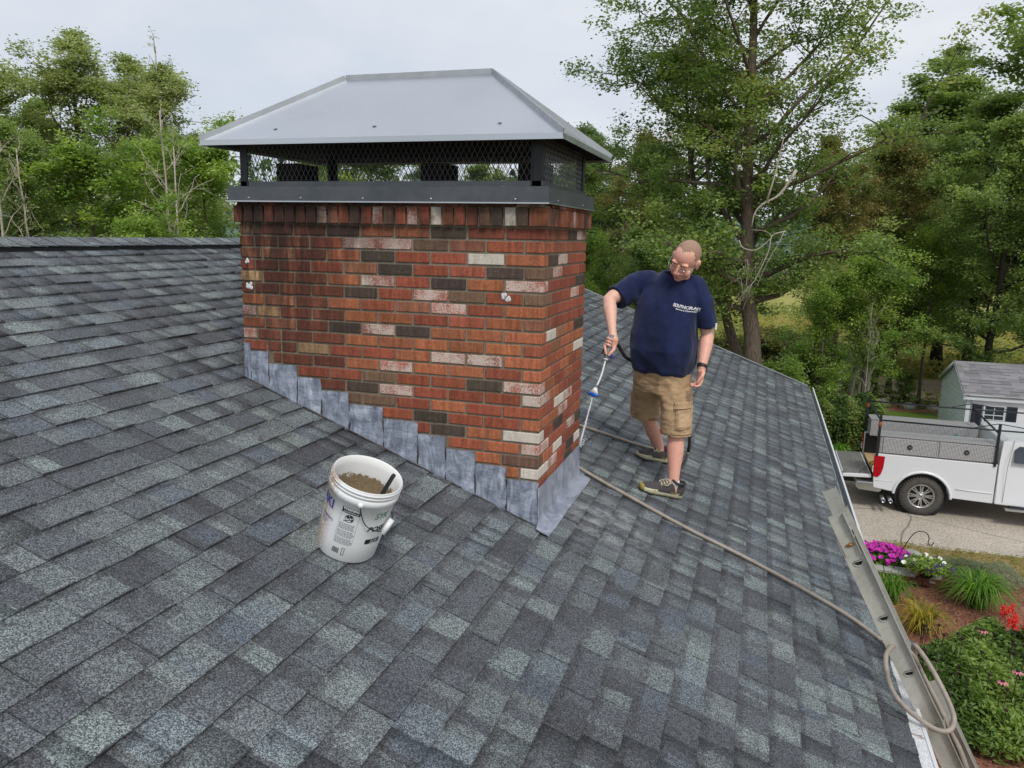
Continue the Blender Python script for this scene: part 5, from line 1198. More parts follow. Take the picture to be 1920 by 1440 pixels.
# generic crowns, shared by copies
G_ = {}
G_['round'] = tree_mesh(31, M['leaf_dark'], M['bark_d'], H=10, base=2.2, R=2.9, tr=.15, nl=20, ns=7, nt=3, leafn=52, ls=.10, sig=.18)
G_['tall'] = tree_mesh(32, M['leaf_dark'], M['bark_d'], H=10, base=1.6, R=2.1, tr=.14, nl=26, ns=6, nt=3, leafn=50, ls=.10, sig=.16, prof=lambda t: .55 + .45 * math.sin(math.pi * t) if t < .8 else .45)
G_['loose'] = tree_mesh(33, M['leaf_grey'], M['bark'], H=10, base=3.2, R=2.4, tr=.12, nl=18, ns=6, nt=3, leafn=40, ls=.085, sig=.15, rise=.8)
G_['spread'] = tree_mesh(34, M['leaf_bright'], M['bark'], H=6, base=.7, R=2.9, tr=.08, nl=20, ns=7, nt=3, leafn=46, ls=.10, sig=.16, rise=.35, flat=.35)
G_['sapling'] = tree_mesh(40, M['leaf_bright'], M['bark'], H=6, base=2.6, R=2.2, tr=.07, nl=16, ns=6, nt=3, leafn=44, ls=.095, sig=.2, rise=.45, flat=.35)
G_['bush'] = tree_mesh(35, M['leaf_dark'], M['bark_d'], H=2.2, base=.15, R=1.1, tr=.03, nl=18, ns=5, nt=2, leafn=34, ls=.075, sig=.13, rise=.7)
G_['pole'] = tree_mesh(36, M['leaf_brown'], M['bark_d'], H=10, base=6.0, R=1.9, tr=.17, nl=13, ns=6, nt=3, leafn=50, ls=.10, sig=.17, wob=.03)
G_['bare'] = tree_mesh(37, M['leaf_grey'], M['bark_p'], H=8, base=1.5, R=1.7, tr=.05, nl=15, ns=5, nt=2, leafn=1, ls=.07, sig=.06, rise=.9)
def T(kind, x, y, h, rz, label, cat='tree', mat=None, wide=1.0, name='tree', wood=None, group=None):
    H0 = {'spread': 6, 'sapling': 6, 'bush': 2.2, 'bare': 8}.get(kind, 10); tm, cm = G_[kind]; s = h / H0
    return place(name, tm, cm, (x, y, GZ), rz, s * wide, label, cat, group, M[mat] if mat else None, wood, zs=s, crown='crown' if kind != 'bush' else 'foliage')
LM_ = [
 ('loose', -26.4, 18.2, 12.6, .3, 'tall grey-green tree at the far left of the left treeline', 'leaf_grey', 1.15),
 ('round', -29.7, 23.3, 11.2, 1.0, 'dark round tree low between the two tallest on the left', 'leaf_dark', 1.0),
 ('loose', -25.6, 21.7, 13.4, 2.0, 'second tall tree from the left edge, dull olive and pointed', 'leaf_grey', 1.15),
 ('loose', -24.6, 23.0, 12.8, 4.0, 'broad olive tree behind the bright bush, left treeline', 'leaf_grey', 1.35),
 ('loose', -21.7, 21.8, 12.0, 2.4, 'thin greyish tree with pale bare tips left of the cap', 'leaf_grey', 1.2),
 ('spread', -18.2, 14.9, 7.9, 0.2, 'bright yellow-green spreading tree low over the left ridge', 'leaf_bright', .95),
 ('spread', -16.2, 17.4, 8.2, 2.2, 'bright green tree touching the left eave of the chimney cap', 'leaf_bright', .8),
 ('round', -19.6, 19.4, 9.2, 3.1, 'mid green tree between the bright bushes over the left ridge', 'leaf_dark', .9),
 ('round', -20.2, 14.0, 8.6, 5.1, 'dark green tree behind the pale bare trunks at far left', 'leaf_dark', .9),
 ('spread', -14.9, 13.3, 5.8, 1.2, 'low bright bushy tree just above the ridge line at left', 'leaf_bright', .75),
 ('round', -28, 31, 10.6, .4, 'leftmost dark tree seen through the cap mesh', 'leaf_far', 1.2), ('round', -23.9, 37.6, 10.3, 1.7, 'second tree from left seen through the cap mesh', 'leaf_dark', 1.3),
 ('spread', -20, 35.8, 10.6, 2.7, 'light yellow-green tree seen through the middle of the cap mesh', 'leaf_bright', 1.0), ('round', -19, 41.2, 10.4, 3.9, 'dark tree behind the middle flue pot', 'leaf_far', 1.2),
 ('round', -14.4, 38.6, 9.6, 4.7, 'tree seen low through the mesh right of the middle flue pot', 'leaf_dark', 1.2), ('round', -11.9, 41.4, 9.9, 5.7, 'tree behind the right front post of the cap', 'leaf_far', 1.2),
 ('round', -5.4, 25.5, 8.9, 1.3, 'olive green tree directly right of the chimney brickwork top', 'leaf_maple', 1.05), ('round', -2.9, 23.8, 9.3, 2.9, 'brown tinged tree between the chimney and the leaning trunk', 'leaf_brown', .85),
 ('spread', -4.2, 19.2, 5.6, 4.4, 'low green tree at the right edge of the chimney, above the rake', 'leaf_bright', .75), ('round', -2.3, 19.0, 5.9, 3.3, "dense green tree behind the man's shoulder", 'leaf_dark', 1.05),
 ('round', -6.5, 31, 10.5, 3.3, 'pale green tree behind the one beside the chimney', 'leaf_far', 1.1),
 ('pole', 2.9, 22.4, 9.0, .5, 'slim dark trunk with brownish crown right of the maple', 'leaf_brown', .75), ('pole', 3.55, 23.7, 8.3, 2.5, 'second slim dark trunk right of the maple, slightly crooked', 'leaf_brown', .75),
 ('round', 5.2, 26.2, 9.4, 1.9, 'browning tree left of the tall dark group at right', 'leaf_brown', .85), ('tall', 6.9, 34.5, 12.2, 3.7, 'tall blue-green tree at the left of the right hand group', 'leaf_dark', 1.35),
 ('tall', 8.6, 33.5, 13.4, 1.4, 'very tall dark tree second in the right hand group', 'leaf_dark', 1.2), ('tall', 10.6, 26.5, 16.5, 5.0, 'tallest dark tree at the right edge of the photo', 'leaf_dark', 1.15),
 ('round', 7.9, 23.0, 9.4, 4.0, 'mid height green tree standing behind the shed roof', 'leaf_dark', .95), ('round', 11.2, 24.4, 8.8, .9, 'dark tree behind the right end of the shed roof', 'leaf_dark', 1.1),
 ('sapling', 4.1, 20.4, 5.3, 2.1, 'light green young tree in front of the road, left of the shed', 'leaf_bright', .85), ('sapling', 2.9, 19.8, 4.7, .4, 'small bright green tree right of the maple trunk', 'leaf_bright', .8),
 ('sapling', 6.6, 25.6, 6.0, 5.5, 'young green tree just left of the shed gable', 'leaf_bright', .8), ('round', 5.4, 33.5, 8.2, 2.2, 'round tree beyond the road in the gap right of the maple', 'leaf_far', 1.0),
 ('round', 9.0, 30.2, 11.2, 5.2, 'dense tree filling the gap between the right hand giants', 'leaf_dark', 1.15), ('tall', 13.5, 31, 15, 2.6, 'tall dark tree partly cut by the right edge of the photo', 'leaf_dark', 1.2),
 ('loose', 5.9, 27.6, 10.2, .4, 'thin leaved tree rising over the right hand brownish crown', 'leaf_grey', .8)]
for k, x, y, h, rz, lab, mt_, wd in LM_: T(k, x, y, h, rz, lab, mat=mt_, wide=wd)
for x, y, h, rz, lab in ((-19.1, 12.5, 8.8, .3, 'leafless pale trunk leaning at the far left edge'), (-18.5, 12.9, 8.2, 2.6, 'second pale leafless trunk beside the far left one'), (-15.0, 14.6, 8.6, 1.2, 'white birch like bare tree left of the cap'), (-15.9, 15.6, 9.6, 3.9, 'tall thin bare tree behind the white birch, left of the cap'), (-21.4, 21.2, 13.2, .9, 'dead topped grey tree poking above the left treeline')):
    T('bare', x, y, h, rz, lab, mat='leaf_grey', name='bare_tree', wood=M['bark_p'])
T('bare', 4.1, 19.6, 4.2, 2.0, 'pale drooping dead twigs over the young green trees', mat='leaf_grey', name='bare_tree', wide=.8)
for i, (x, y, h, lab, mt_) in enumerate(((-.6, 17.4, 1.9, 'leafy shrub at the foot of the leaning tree', 'leaf_dark'), (1.9, 18.2, 2.3, 'shrub right of the maple foot', 'leaf_bright'), (2.6, 20.6, 2.6, 'shrub under the slim dark trunks', 'leaf_dark'), (4.0, 25.4, 1.9, 'dark shrub in front of the road', 'leaf_dark'), (4.9, 25.6, 1.3, 'shrub beside the mulch strip, left of the shed', 'leaf_dark'), (6.2, 25.9, 1.1, 'low dark shrub nearest the shed gable', 'leaf_dark'), (3.1, 24.2, 2.4, 'shrub behind the hedge, under the light green tree', 'leaf_dark'), (.3, 20.5, 2.6, 'golden green shrub between the maple and the slim trunks', 'leaf_brown'), (1.4, 23.6, 2.6, 'yellowing shrub in the gap right of the maple trunk', 'leaf_brown'), (-1.9, 16.6, 2.2, "shrub low behind the man's hip, beyond the rake", 'leaf_dark'), (1.2, 27, 2.0, 'shrub by the road seen between trunks', 'leaf_grey'))):
    T('bush', x, y, h, i * 1.1, lab, 'shrub', mt_, 1.1, 'shrub')
# clump of thin stems left of the shed
mb = MB(); rb = random.Random(9)
for i in range(6):
    x, y = 3.55 + i * .14 + rb.uniform(-.05, .05), 21.2 + rb.uniform(-.3, .3); mb.tube([V3((x, y, GZ)), V3((x + rb.uniform(-.1, .25), y, GZ + 1.2)), V3((x + rb.uniform(-.2, .6), y, GZ + 2.8)), V3((x + rb.uniform(-.3, .9), y, GZ + 4.2))], [.07, .06, .05, .03], 7)
tag(mb.build('stem_clump', M['bark_p']), 'clump of slim pale stems rising behind the hedge', 'tree')
# hedge beside the driveway
mb, P, S, T_, r = None, None, None, None, np.random.RandomState(5)
n_ = 26000; P = np.stack([r.uniform(2.6, 4.5, n_), r.uniform(17.5, 19.6, n_), r.uniform(0, 1, n_)], 1); top_ = 1.25 + .25 * np.sin(P[:, 0] * 5) * np.sin(P[:, 1] * 4); P[:, 2] = GZ + top_ * P[:, 2] ** .5; me = leaves('hedge', P, np.full(n_, .085), r.rand(n_) * .7 + .3 * np.sin(P[:, 0] * 9), M['leaf_maple'], r, .7)
hedge = link('hedge', me); tag(hedge, 'rounded dark green hedge behind the truck tailgate', 'hedge')
# distant woods and conifers past the meadow
r = np.random.RandomState(17); Pn = []; Tn = []; Sn = []; Cn = []
for i in range(150):
    a = R_(-75 + 115 * (i + r.rand()) / 150); dd = r.uniform(118, 165); h = r.uniform(11, 18); x, y = CAM.x + math.sin(a) * dd, CAM.y + math.cos(a) * dd; m = 340; q = r.rand(m); con = r.rand() < .35
    rad_ = (h * .22 * (1 - q * .9) if con else h * .30 * np.sqrt(np.clip(np.sin(np.pi * np.clip(q * .85 + .15, 0, 1)), 0, 1))); th = r.rand(m) * 6.28
    pt = np.stack([x + np.cos(th) * rad_ * r.rand(m) ** .3, y + np.sin(th) * rad_ * r.rand(m) ** .3, GZ + q * h], 1); (Cn if con else Pn).append(pt)
P = np.concatenate(Pn); tag(link('distant_woods', leaves('distant_woods', P, r.uniform(.7, 1.4, len(P)), r.rand(len(P)) * .6 + np.repeat(r.rand(len(Pn)) * .4, 340), M['leaf_far'], r, .8)), kind='stuff')
P = np.concatenate(Cn); tag(link('distant_conifers', leaves('distant_conifers', P, r.uniform(.7, 1.3, len(P)), r.rand(len(P)), M['leaf_conifer'], r, .5)), kind='stuff')
V = []; F = []
for i in range(41):
    a = R_(-90 + 150 * i / 40); h = 22 + 9 * noise.noise(V3((i * .35, 2, 0))) ; 
    for d_, z in ((300, 0), (420, h * .8), (560, h), (700, 0)): V.append((math.sin(a) * d_, math.cos(a) * d_, GZ + z - 1))
for i in range(40):
    for k in range(3): a = i * 4 + k; F.append((a, a + 4, a + 5, a + 1))
me = bpy.data.meshes.new('hills'); me.from_pydata(V, [], F); o = link('hills', me, None, ground_mat('hazy_wooded_hill', [(.3, lin((78, 98, 92))), (.7, lin((104, 122, 110)))], .05, .4)); o['kind'] = 'structure'  # distance haze is put into the hill colour, no air is built
# tall meadow grass tufts nearest the road
r = np.random.RandomState(2); n_ = 30000; P = np.stack([r.uniform(-14, 26, n_), 32 + 30 * r.rand(n_) ** 1.6, GZ + r.rand(n_) * .7], 1)
tag(link('meadow_grass', leaves('meadow_grass', P, r.uniform(.25, .5, n_), np.clip(r.rand(n_) * .6 + .4 * np.sin(P[:, 0] * .5) * np.sin(P[:, 1] * .3) + .2, 0, 1), leaf_mat('tall_meadow_grass', [(104, 122, 66), (142, 148, 88), (174, 168, 106), (184, 166, 108)], .8), r, 1.4, .25)), kind='stuff')
n_ = 16000; P = np.stack([r.uniform(-8, 12, n_), r.uniform(16, 27, n_), GZ + r.rand(n_) ** 2 * .5], 1); P = P[~((P[:, 0] > 3) & (P[:, 1] < 24.5))]; n_ = len(P)
tag(link('ground_cover', leaves('ground_cover', P, r.uniform(.08, .2, n_), r.rand(n_), M['leaf_maple'], r, .8)), kind='stuff')
n_ = 7000; P = np.stack([r.uniform(3.6, 9, n_), r.uniform(10.3, 11.5, n_), GZ + .01 + r.rand(n_) * .04], 1); tag(link('verge_grass', leaves('verge_grass', P, r.uniform(.04, .09, n_), r.rand(n_), leaf_mat('verge_blades', [(96, 110, 48), (140, 136, 70), (176, 156, 98)], .8), r, 1.6, .15)), kind='stuff')
# mulch strip with rocks between lawn and wood
sheet('mulch_strip', 2.0, 7.6, 24.3, 25.6, GZ - .006, M['mulch'], 20, 4, .3)
rb = random.Random(12)
for i, (x, y, s, lab) in enumerate(((4.55, 25.0, .42, 'largest grey rock at the left of the mulch strip'), (5.35, 25.1, .30, 'second grey rock along the mulch strip'), (6.2, 24.9, .26, 'low rock midway along the mulch strip'), (6.95, 25.0, .22, 'small rock nearest the shed on the mulch strip'))):
    mb = MB(); mb.sphere((0, 0, 0), (s, s * .7, s * .6), 12, 8); me = mb.mesh('rock'); co = getco(me); 
    for k in range(len(co)): co[k] *= 1 + .35 * noise.noise(V3(co[k].tolist()) * 4 + V3((i * 5, 0, 0)))
    setco(me, co); o = link('rock', me, None, M['stone']); o.location = (x, y, GZ + s * .2); tag(o, lab, 'rock', 'rocks along the mulch strip')
# overhead cables
for z0, z1, lab in ((-.25, -.20, 'upper thin overhead cable crossing in front of the trees'), (-1.02, -.94, 'lower thin overhead cable crossing in front of the trees')):
    pts = [V3((x, 26.0 + .02 * x, z0 * .72 + (x / 40) * (z1 - z0) + .00025 * (x - 3) ** 2)) for x in range(-30, 34, 4)]; tag(MB().tube(pts, .011, 4).build('cable', simple('grey_cable', (.35, .35, .35), .5)), lab, 'cable')

# ================================================================ SHED
shx0, shx1, shy0, shy1, EZ, RZ2 = 6.12, 9.6, 17.28, 20.05, -3.72, -3.06
shed = empty('garden_shed', (shx0, shy0, GZ)); tag(shed, 'pale grey garden shed with purple-grey roof, white front and black shutters', 'shed')
def spart(o): o.location = Vector(o.location) - V3(shed.location); o.parent = shed; return o
sid = simple('pale_blue_grey_siding', lin((222, 232, 238)), .6, 0, .05, 5); fr = simple('white_shed_board', lin((226, 224, 226)), .55, 0, .05, 5); dk = simple('black_shutter_paint', lin((34, 38, 52)), .5, 0, .1, 10)
ym = (shy0 + shy1) / 2; mb = MB(); mb.prism([(shy0 + .03, GZ), (shy1, GZ), (shy1, EZ), (ym, RZ2 - .03), (shy0 + .03, EZ)], shx0 + .02, shx1, 'x'); spart(mb.build('wall', sid))
n_ = 0; z = GZ + .1
while z < RZ2 - .1:                     # clapboards on the gable, each with its lower edge proud
    y0, y1 = shy0, shy1
    if z + .06 > EZ: f = (z + .06 - EZ) / (RZ2 - EZ); y0 = shy0 + (ym - shy0) * f; y1 = shy1 - (shy1 - ym) * f
    if y1 - y0 > .15: mb = MB(); mb.add([(shx0 + .02, y0, z + .125), (shx0 + .02, y1, z + .125), (shx0 - .034, y1, z), (shx0 - .034, y0, z), (shx0 + .02, y0, z), (shx0 + .02, y1, z)], [(0, 3, 2, 1), (3, 4, 5, 2), (0, 4, 3), (1, 2, 5)]); spart(mb.build('clapboard', sid))
    z += .122
for (y, nm) in ((shy0 - .004, 'corner_board'), (shy1 + .004, 'corner_board')): mb = MB(); mb.box((shx0 + .02, y, (GZ + EZ) / 2), (.09, .05, EZ - GZ)); spart(mb.build(nm, M['trim']))
mb = MB(); mb.box(((shx0 + shx1) / 2 + .04, shy0 + .012, (GZ + EZ) / 2), (shx1 - shx0 - .12, .03, EZ - GZ - .01)); spart(mb.build('front_wall', fr))
mb = MB(); mb.box(((shx0 + shx1) / 2, shy0 - .10, EZ + .01), (shx1 - shx0 + .24, .025, .13)); spart(mb.build('fascia', M['trim']))
for sg in (1, -1):
    ye = shy0 - .12 if sg > 0 else shy1 + .12; ze = EZ - .06 + .08; mb = MB(); a = V3((0, ye, ze)); b = V3((0, ym, RZ2)); d = (b - a); L0 = d.length; d.normalize(); nn_ = V3((0, -d.z, d.y)) if sg > 0 else V3((0, d.z, -d.y)); nn_ = nn_ if nn_.z > 0 else -nn_
    V = [V3((x, 0, 0)) + p for x in (shx0 - .1, shx1 + .1) for p in (a, b, b + nn_ * .03, a + nn_ * .03)]; mb.add(V, [(0, 1, 2, 3), (7, 6, 5, 4), (0, 4, 5, 1), (3, 2, 6, 7), (1, 5, 6, 2), (0, 3, 7, 4)]); spart(mb.build('roof', simple('roof_board', (.3, .3, .3), .8)))
    mb = MB(); tn_ = []; rows_ = 11; rsh = random.Random(3 + sg)
    shm = NT('purple_grey_shingles'); shm.base(shm.mix(1.0, shm.ramp(attr(shm, 'tint'), [(0, lin((112, 110, 114))), (1, lin((138, 136, 140)))]), shm.ramp(shm.noise(60, 4), [(.3, .8), (.7, 1.2)]), 'MULTIPLY')); shm.set_b(Roughness=.9)
    for k in range(rows_):
        x = shx0 - .1 - rsh.random() * .2
        while x < shx1 + .1:
            w2 = rsh.uniform(.14, .36); xa, xb = max(x, shx0 - .1), min(x + w2, shx1 + .1); th = rsh.choice((.004, .016)); p0 = a + d * (L0 * k / rows_); p1 = a + d * (L0 * (k + 1) / rows_)
            if xb > xa: mb.add([V3((xa, 0, 0)) + p0 + nn_ * (.03 + th), V3((xb, 0, 0)) + p0 + nn_ * (.03 + th), V3((xb, 0, 0)) + p1 + nn_ * .033, V3((xa, 0, 0)) + p1 + nn_ * .033, V3((xa, 0, 0)) + p0 + nn_ * .029, V3((xb, 0, 0)) + p0 + nn_ * .029], [(0, 1, 2, 3), (4, 5, 1, 0)]); tn_ += [rsh.random()] * 2
            x += w2
    me = mb.mesh('roof_shingles'); face_attr(me, 'tint', tn_); o = link('roof_shingles', me, None, shm.m); o['kind'] = 'stuff'; spart(o)
mb = MB()
for y0, y1 in ((shy0 - .12, ym), (shy1 + .12, ym)): mb.tube([(shx0 - .09, y0, EZ + .0), (shx0 - .09, y1, RZ2 - .02)], .035, 4)
spart(mb.build('rake_board', M['trim']))
def win(x0, z0, w2, h2):
    y = shy0 - .012; f = MB(); t = .035
    f.box((x0 + w2 / 2, y, z0), (w2 + t, .04, t)); f.box((x0 + w2 / 2, y, z0 + h2), (w2 + t, .04, t)); f.box((x0, y, z0 + h2 / 2), (t, .042, h2 - t - .002)); f.box((x0 + w2, y, z0 + h2 / 2), (t, .042, h2 - t - .002)); f.box((x0 + w2 / 2, y, z0 + h2 / 2 - .02), (w2 - t - .002, .038, t)); fo = spart(f.build('window', M['trim']))
    MB().box((x0 + w2 / 2, y + .006, z0 + h2 / 2), (w2 - .01, .008, h2 - .01)).build('pane', simple('dark_shed_glass', (.03, .045, .045), .12, 0, .3, 4), fo)
    g = MB(); g.box((x0 + w2 / 2, y - .006, z0 + h2 * .72), (.014, .012, h2 * .5))
    for q in range(3): g.box((x0 + w2 / 2, y - .007, z0 + h2 * (.58 + q * .14)), (w2 - .04, .010, .020))
    g.build('muntin', M['trim'], fo)
win(6.50, -4.74, .44, .84)
for x in (6.345, 7.095):
    o = MB().box((x, shy0 - .02, -4.33), (.22, .03, .86)).build('shutter', dk); spart(o)
    mb = MB()
    for q in range(13): mb.box((x, shy0 - .038, -4.70 + q * .062), (.16, .010, .030), Matrix.Rotation(.5, 3, 'X'))
    mb.build('louvre', dk, o)
o = MB().box((8.15, shy0 - .022, -4.62), (1.3, .03, 1.75)).build('door', simple('white_door_board', lin((230, 222, 224)), .55)); spart(o)
mb = MB(); mb.box((7.56, shy0 - .045, -3.98), (.07, .012, .11)); mb.add([(7.58, shy0 - .05, -3.96), (7.82, shy0 - .05, -3.975), (7.82, shy0 - .05, -3.99), (7.58, shy0 - .05, -4.01)], [(0, 1, 2, 3)]); mb.build('hinge', M['dark'], o)
mb = MB()
for q in range(6): mb.box((8.15, shy0 - .039, -5.3 + q * .27), (1.26, .004, .012))
mb.build('panel_groove', M['stone'], o)

# ================================================================ PICKUP TRUCK
N = NT('white_car_paint'); N.base((.74, .76, .79)); N.set_b(Roughness=.32, Coat_Weight=.6, Coat_Roughness=.06); N.bump(N.noise(.8, 2), .03, .02); WP = N.m
def plate(name, a, b):
    N = NT(name); p = N.pos(); sx_ = N.n('SeparateXYZ', {0: p}); u = N.math('ADD', sx_.outputs[0], sx_.outputs[2]); v = N.math('SUBTRACT', sx_.outputs[0], N.math('ADD', sx_.outputs[2], sx_.outputs[1])); 
    h = N.math('MULTIPLY', N.math('SINE', N.math('MULTIPLY', u, 120)), N.math('SINE', N.math('MULTIPLY', v, 120))); k = N.ramp(N.math('ADD', N.math('MULTIPLY', h, .5), .5), [(.5, a), (.72, b)]); N.base(k); N.set_b(Metallic=.3, Roughness=.4); N.bump(h, .5, .006); return N.m
DP = plate('diamond_plate_aluminium', lin((128, 127, 128)), lin((226, 226, 228))); blk = M['darkmetal']
TY0, TY1 = 13.29, 15.32
trk = empty('pickup_truck', (3.6, TY0, GZ)); tag(trk, 'white work pickup with aluminium tool boxes, pipe rack and lowered tailgate on the driveway', 'pickup truck')
def tp2(o): o.location = Vector(o.location) - V3(trk.location); o.parent = trk; return o
ZR, ZB, wx, wr_ = GZ + 1.235, GZ + .44, 4.56, .405
arc = lambda cx, r2, n=12, a0=20, a1=160: [(cx + r2 * math.cos(R_(a)), GZ + .405 + r2 * .98 * math.sin(R_(a))) for a in np.linspace(a1, a0, n)]
pro = [(3.62, ZR), (3.62, GZ + .70), (3.64, ZB + .06)] + [(4.02, ZB + .01)] + arc(wx, .515, 14, 4, 176) + [(5.10, ZB), (5.855, ZB - .02), (5.855, ZR)]
for y0, sg in ((TY0, 1), (TY1, -1)):
    mb = MB(); mb.prism(pro[::-1], y0, y0 + sg * .09); o = mb.build('bed_side', WP); tp2(o); bevel_mesh(o.data, .014, 2, 60)
    # flare lip round the arch and crease along the flank
    mb = MB(); A_ = [V3((x, y0 - sg * .012, z)) for x, z in arc(wx, .535, 16, 2, 178)]; mb.tube(A_, [.028] * 16, 6, caps=False); mb.tube([V3((3.66, y0 - sg * .002, GZ + .66)), V3((4.0, y0 - sg * .002, GZ + .67))], .006, 5); mb.tube([V3((5.16, y0 - sg * .004, GZ + .64)), V3((5.84, y0 - sg * .004, GZ + .63))], .012, 5); tp2(mb.build('arch_flare', WP))
    mb = MB(); mb.tube([V3((wx, y0 + sg * .10, GZ + .405 + .0)), V3((wx, y0 + sg * .38, GZ + .405))], .50, 20); tp2(mb.build('wheel_well', M['deck']))
mb = MB(); mb.box((4.74, (TY0 + TY1) / 2, GZ + .74), (2.2, TY1 - TY0 - .2, .04)); tp2(mb.build('bed_floor', simple('plywood', lin((176, 150, 112)), .8, 0, .15, 12)))
mb = MB(); mb.box((4.74, TY0 + .12, GZ + .98), (2.2, .04, .48)); mb.box((4.74, TY1 - .12, GZ + .98), (2.2, .04, .48)); mb.box((5.83, (TY0 + TY1) / 2, GZ + .98), (.04, TY1 - TY0 - .2, .5)); tp2(mb.build('bed_liner', M['dark']))
mb = MB(); mb.box((4.9, (TY0 + TY1) / 2, GZ + .55), (6.2 - 3.4, .9, .16)); tp2(mb.build('chassis', M['dark']))
# tailgate lowered
mb = MB(); q = Matrix.Rotation(R_(-3), 3, 'Y'); mb.box((3.31, (TY0 + TY1) / 2, GZ + .70), (.56, TY1 - TY0 - .14, .07), q); tg = mb.build('tailgate', WP); bevel_mesh(tg.data, .012, 2); tp2(tg)
MB().box((3.31, (TY0 + TY1) / 2, GZ + .742), (.50, TY1 - TY0 - .26, .010), q).build('tailgate_liner', simple('worn_grey_liner', lin((112, 112, 108)), .7, 0, .4, 14, .3), tg)
MB().box((3.08, TY0 + .16, GZ + .70), (.10, .14, .05)).build('latch', M['steel'], tg)
mb = MB(); mb.tube([(3.60, TY0 + .10, GZ + 1.05), (3.35, TY0 + .11, GZ + .76)], .006, 5); mb.tube([(3.60, TY1 - .10, GZ + 1.05), (3.35, TY1 - .11, GZ + .76)], .006, 5); mb.build('tailgate_cable', M['dark'], tg)
mb = MB(); mb.prism([(3.30, GZ + .48), (3.36, GZ + .42), (3.75, GZ + .40), (3.80, GZ + .44), (3.80, GZ + .60), (3.30, GZ + .60)], TY0 + .01, TY1 - .01); o = mb.build('bumper', simple('chrome_bumper', (.45, .46, .47), .22, .85, .1, 4)); bevel_mesh(o.data, .02, 2); tp2(o)
mb = MB(); mb.box((3.20, (TY0 + TY1) / 2 - .25, GZ + .42), (.34, .09, .09)); mb.box((3.5, (TY0 + TY1) / 2, GZ + .36), (.2, 1.2, .06)); tp2(mb.build('tow_hitch', M['dark']))
for y in (TY0 + .20, TY0 + .33): mb = MB(); mb.lathe([(.032, 0), (.037, 0), (.037, .3), (.032, .3), (.032, 0)], seg=16, M=Matrix.Rotation(R_(92), 3, 'X') @ Matrix.Identity(3), c=(0, 0, 0)); o = mb.build('exhaust_tip', M['steel']); o.location = (3.83 + (y - TY0) * .0 + (.14 if y > TY0 + .3 else 0), TY0 + .10, GZ + .30); tp2(o)
# tail lamp
for y0, sg in ((TY0, 1), (TY1, -1)):
    mb = MB(); P_ = [(3.600, ZR - .04), (3.600, GZ + .98), (3.612, GZ + .74), (3.70, GZ + .725), (3.755, GZ + .80), (3.79, GZ + .95), (3.80, ZR - .05)]; mb.prism(P_[::-1], y0 - sg * .012, y0 + sg * .07); o = mb.build('tail_lamp', simple('red_lamp_lens', lin((176, 18, 32)), .18, 0, .2, 60)); bevel_mesh(o.data, .01, 2); tp2(o)
    MB().box((3.592, y0 + sg * .02, GZ + .90), (.012, .05, .14)).build('reverse_lens', M['white_plastic'], o)
# wheels
def wheel(x, y, sg, lab=None):
    e = empty('wheel', (0, 0, 0)); e.parent = trk; e.location = V3((x, y, GZ + .405)) - V3(trk.location)
    Mw = Matrix.Rotation(R_(90) * sg, 3, 'X'); c = (0, 0, 0)
    mb = MB(); mb.lathe([(.255, -.10), (.30, -.125), (.365, -.12), (.398, -.09), (.405, -.05), (.405, .05), (.398, .09), (.365, .12), (.30, .125), (.255, .10)], seg=48, M=Mw); 
    for q in range(44):
        a = 2 * math.pi * q / 44
        for t, w2 in ((-.075, .05), (0, .05), (.075, .05)):
            an = a + (.07 if t == 0 else 0); p = Mw @ V3((.408 * math.cos(an), .408 * math.sin(an), t)); R3 = Mw @ Matrix.Rotation(an, 3, 'Z') @ Matrix.Rotation(.35 * (1 if t > 0 else -1), 3, 'X'); mb.box(p, (.016, .032, w2), R3)
        p = Mw @ V3((.385 * math.cos(a), .385 * math.sin(a), .108)); mb.box(p, (.034, .022, .014), Mw @ Matrix.Rotation(a, 3, 'Z'))
    mb.build('tyre', simple('worn_tyre', (.075, .068, .060), .9, 0, .3, 30), e)
    mb = MB(); mb.lathe([(.258, -.09), (.258, .095), (.245, .102), (.228, .085), (.222, .03), (.222, -.06)], seg=40, M=Mw); mb.lathe([(0, .062), (.055, .064), (.07, .055), (.085, .052), (.095, .03)], seg=20, M=Mw)
    for q in range(8):
        for dl in (-.12, .12):
            a = 2 * math.pi * q / 8 + dl; p = Mw @ V3((.155 * math.cos(a), .155 * math.sin(a), .055)); mb.box(p, (.155, .024, .030), Mw @ Matrix.Rotation(a, 3, 'Z'))
    mb.build('rim', simple('machined_alloy', (.50, .50, .49), .3, .75, .1, 10), e)
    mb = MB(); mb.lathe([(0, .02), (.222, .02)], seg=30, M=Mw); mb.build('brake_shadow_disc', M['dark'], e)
    mb = MB(); mb.lathe([(0, .070), (.036, .069), (.042, .060)], seg=18, M=Mw); h_ = mb.build('hub_cap', M['silver'], e)
    mb = MB(); mb.box(Mw @ V3((0, 0, .071)), (.046, .004, .018)); o = mb.build('emblem', M['ink_black'], e); return e
for x in (wx, wx + 4.05):
    wheel(x, TY0 + .115, 1); wheel(x, TY1 - .115, -1)
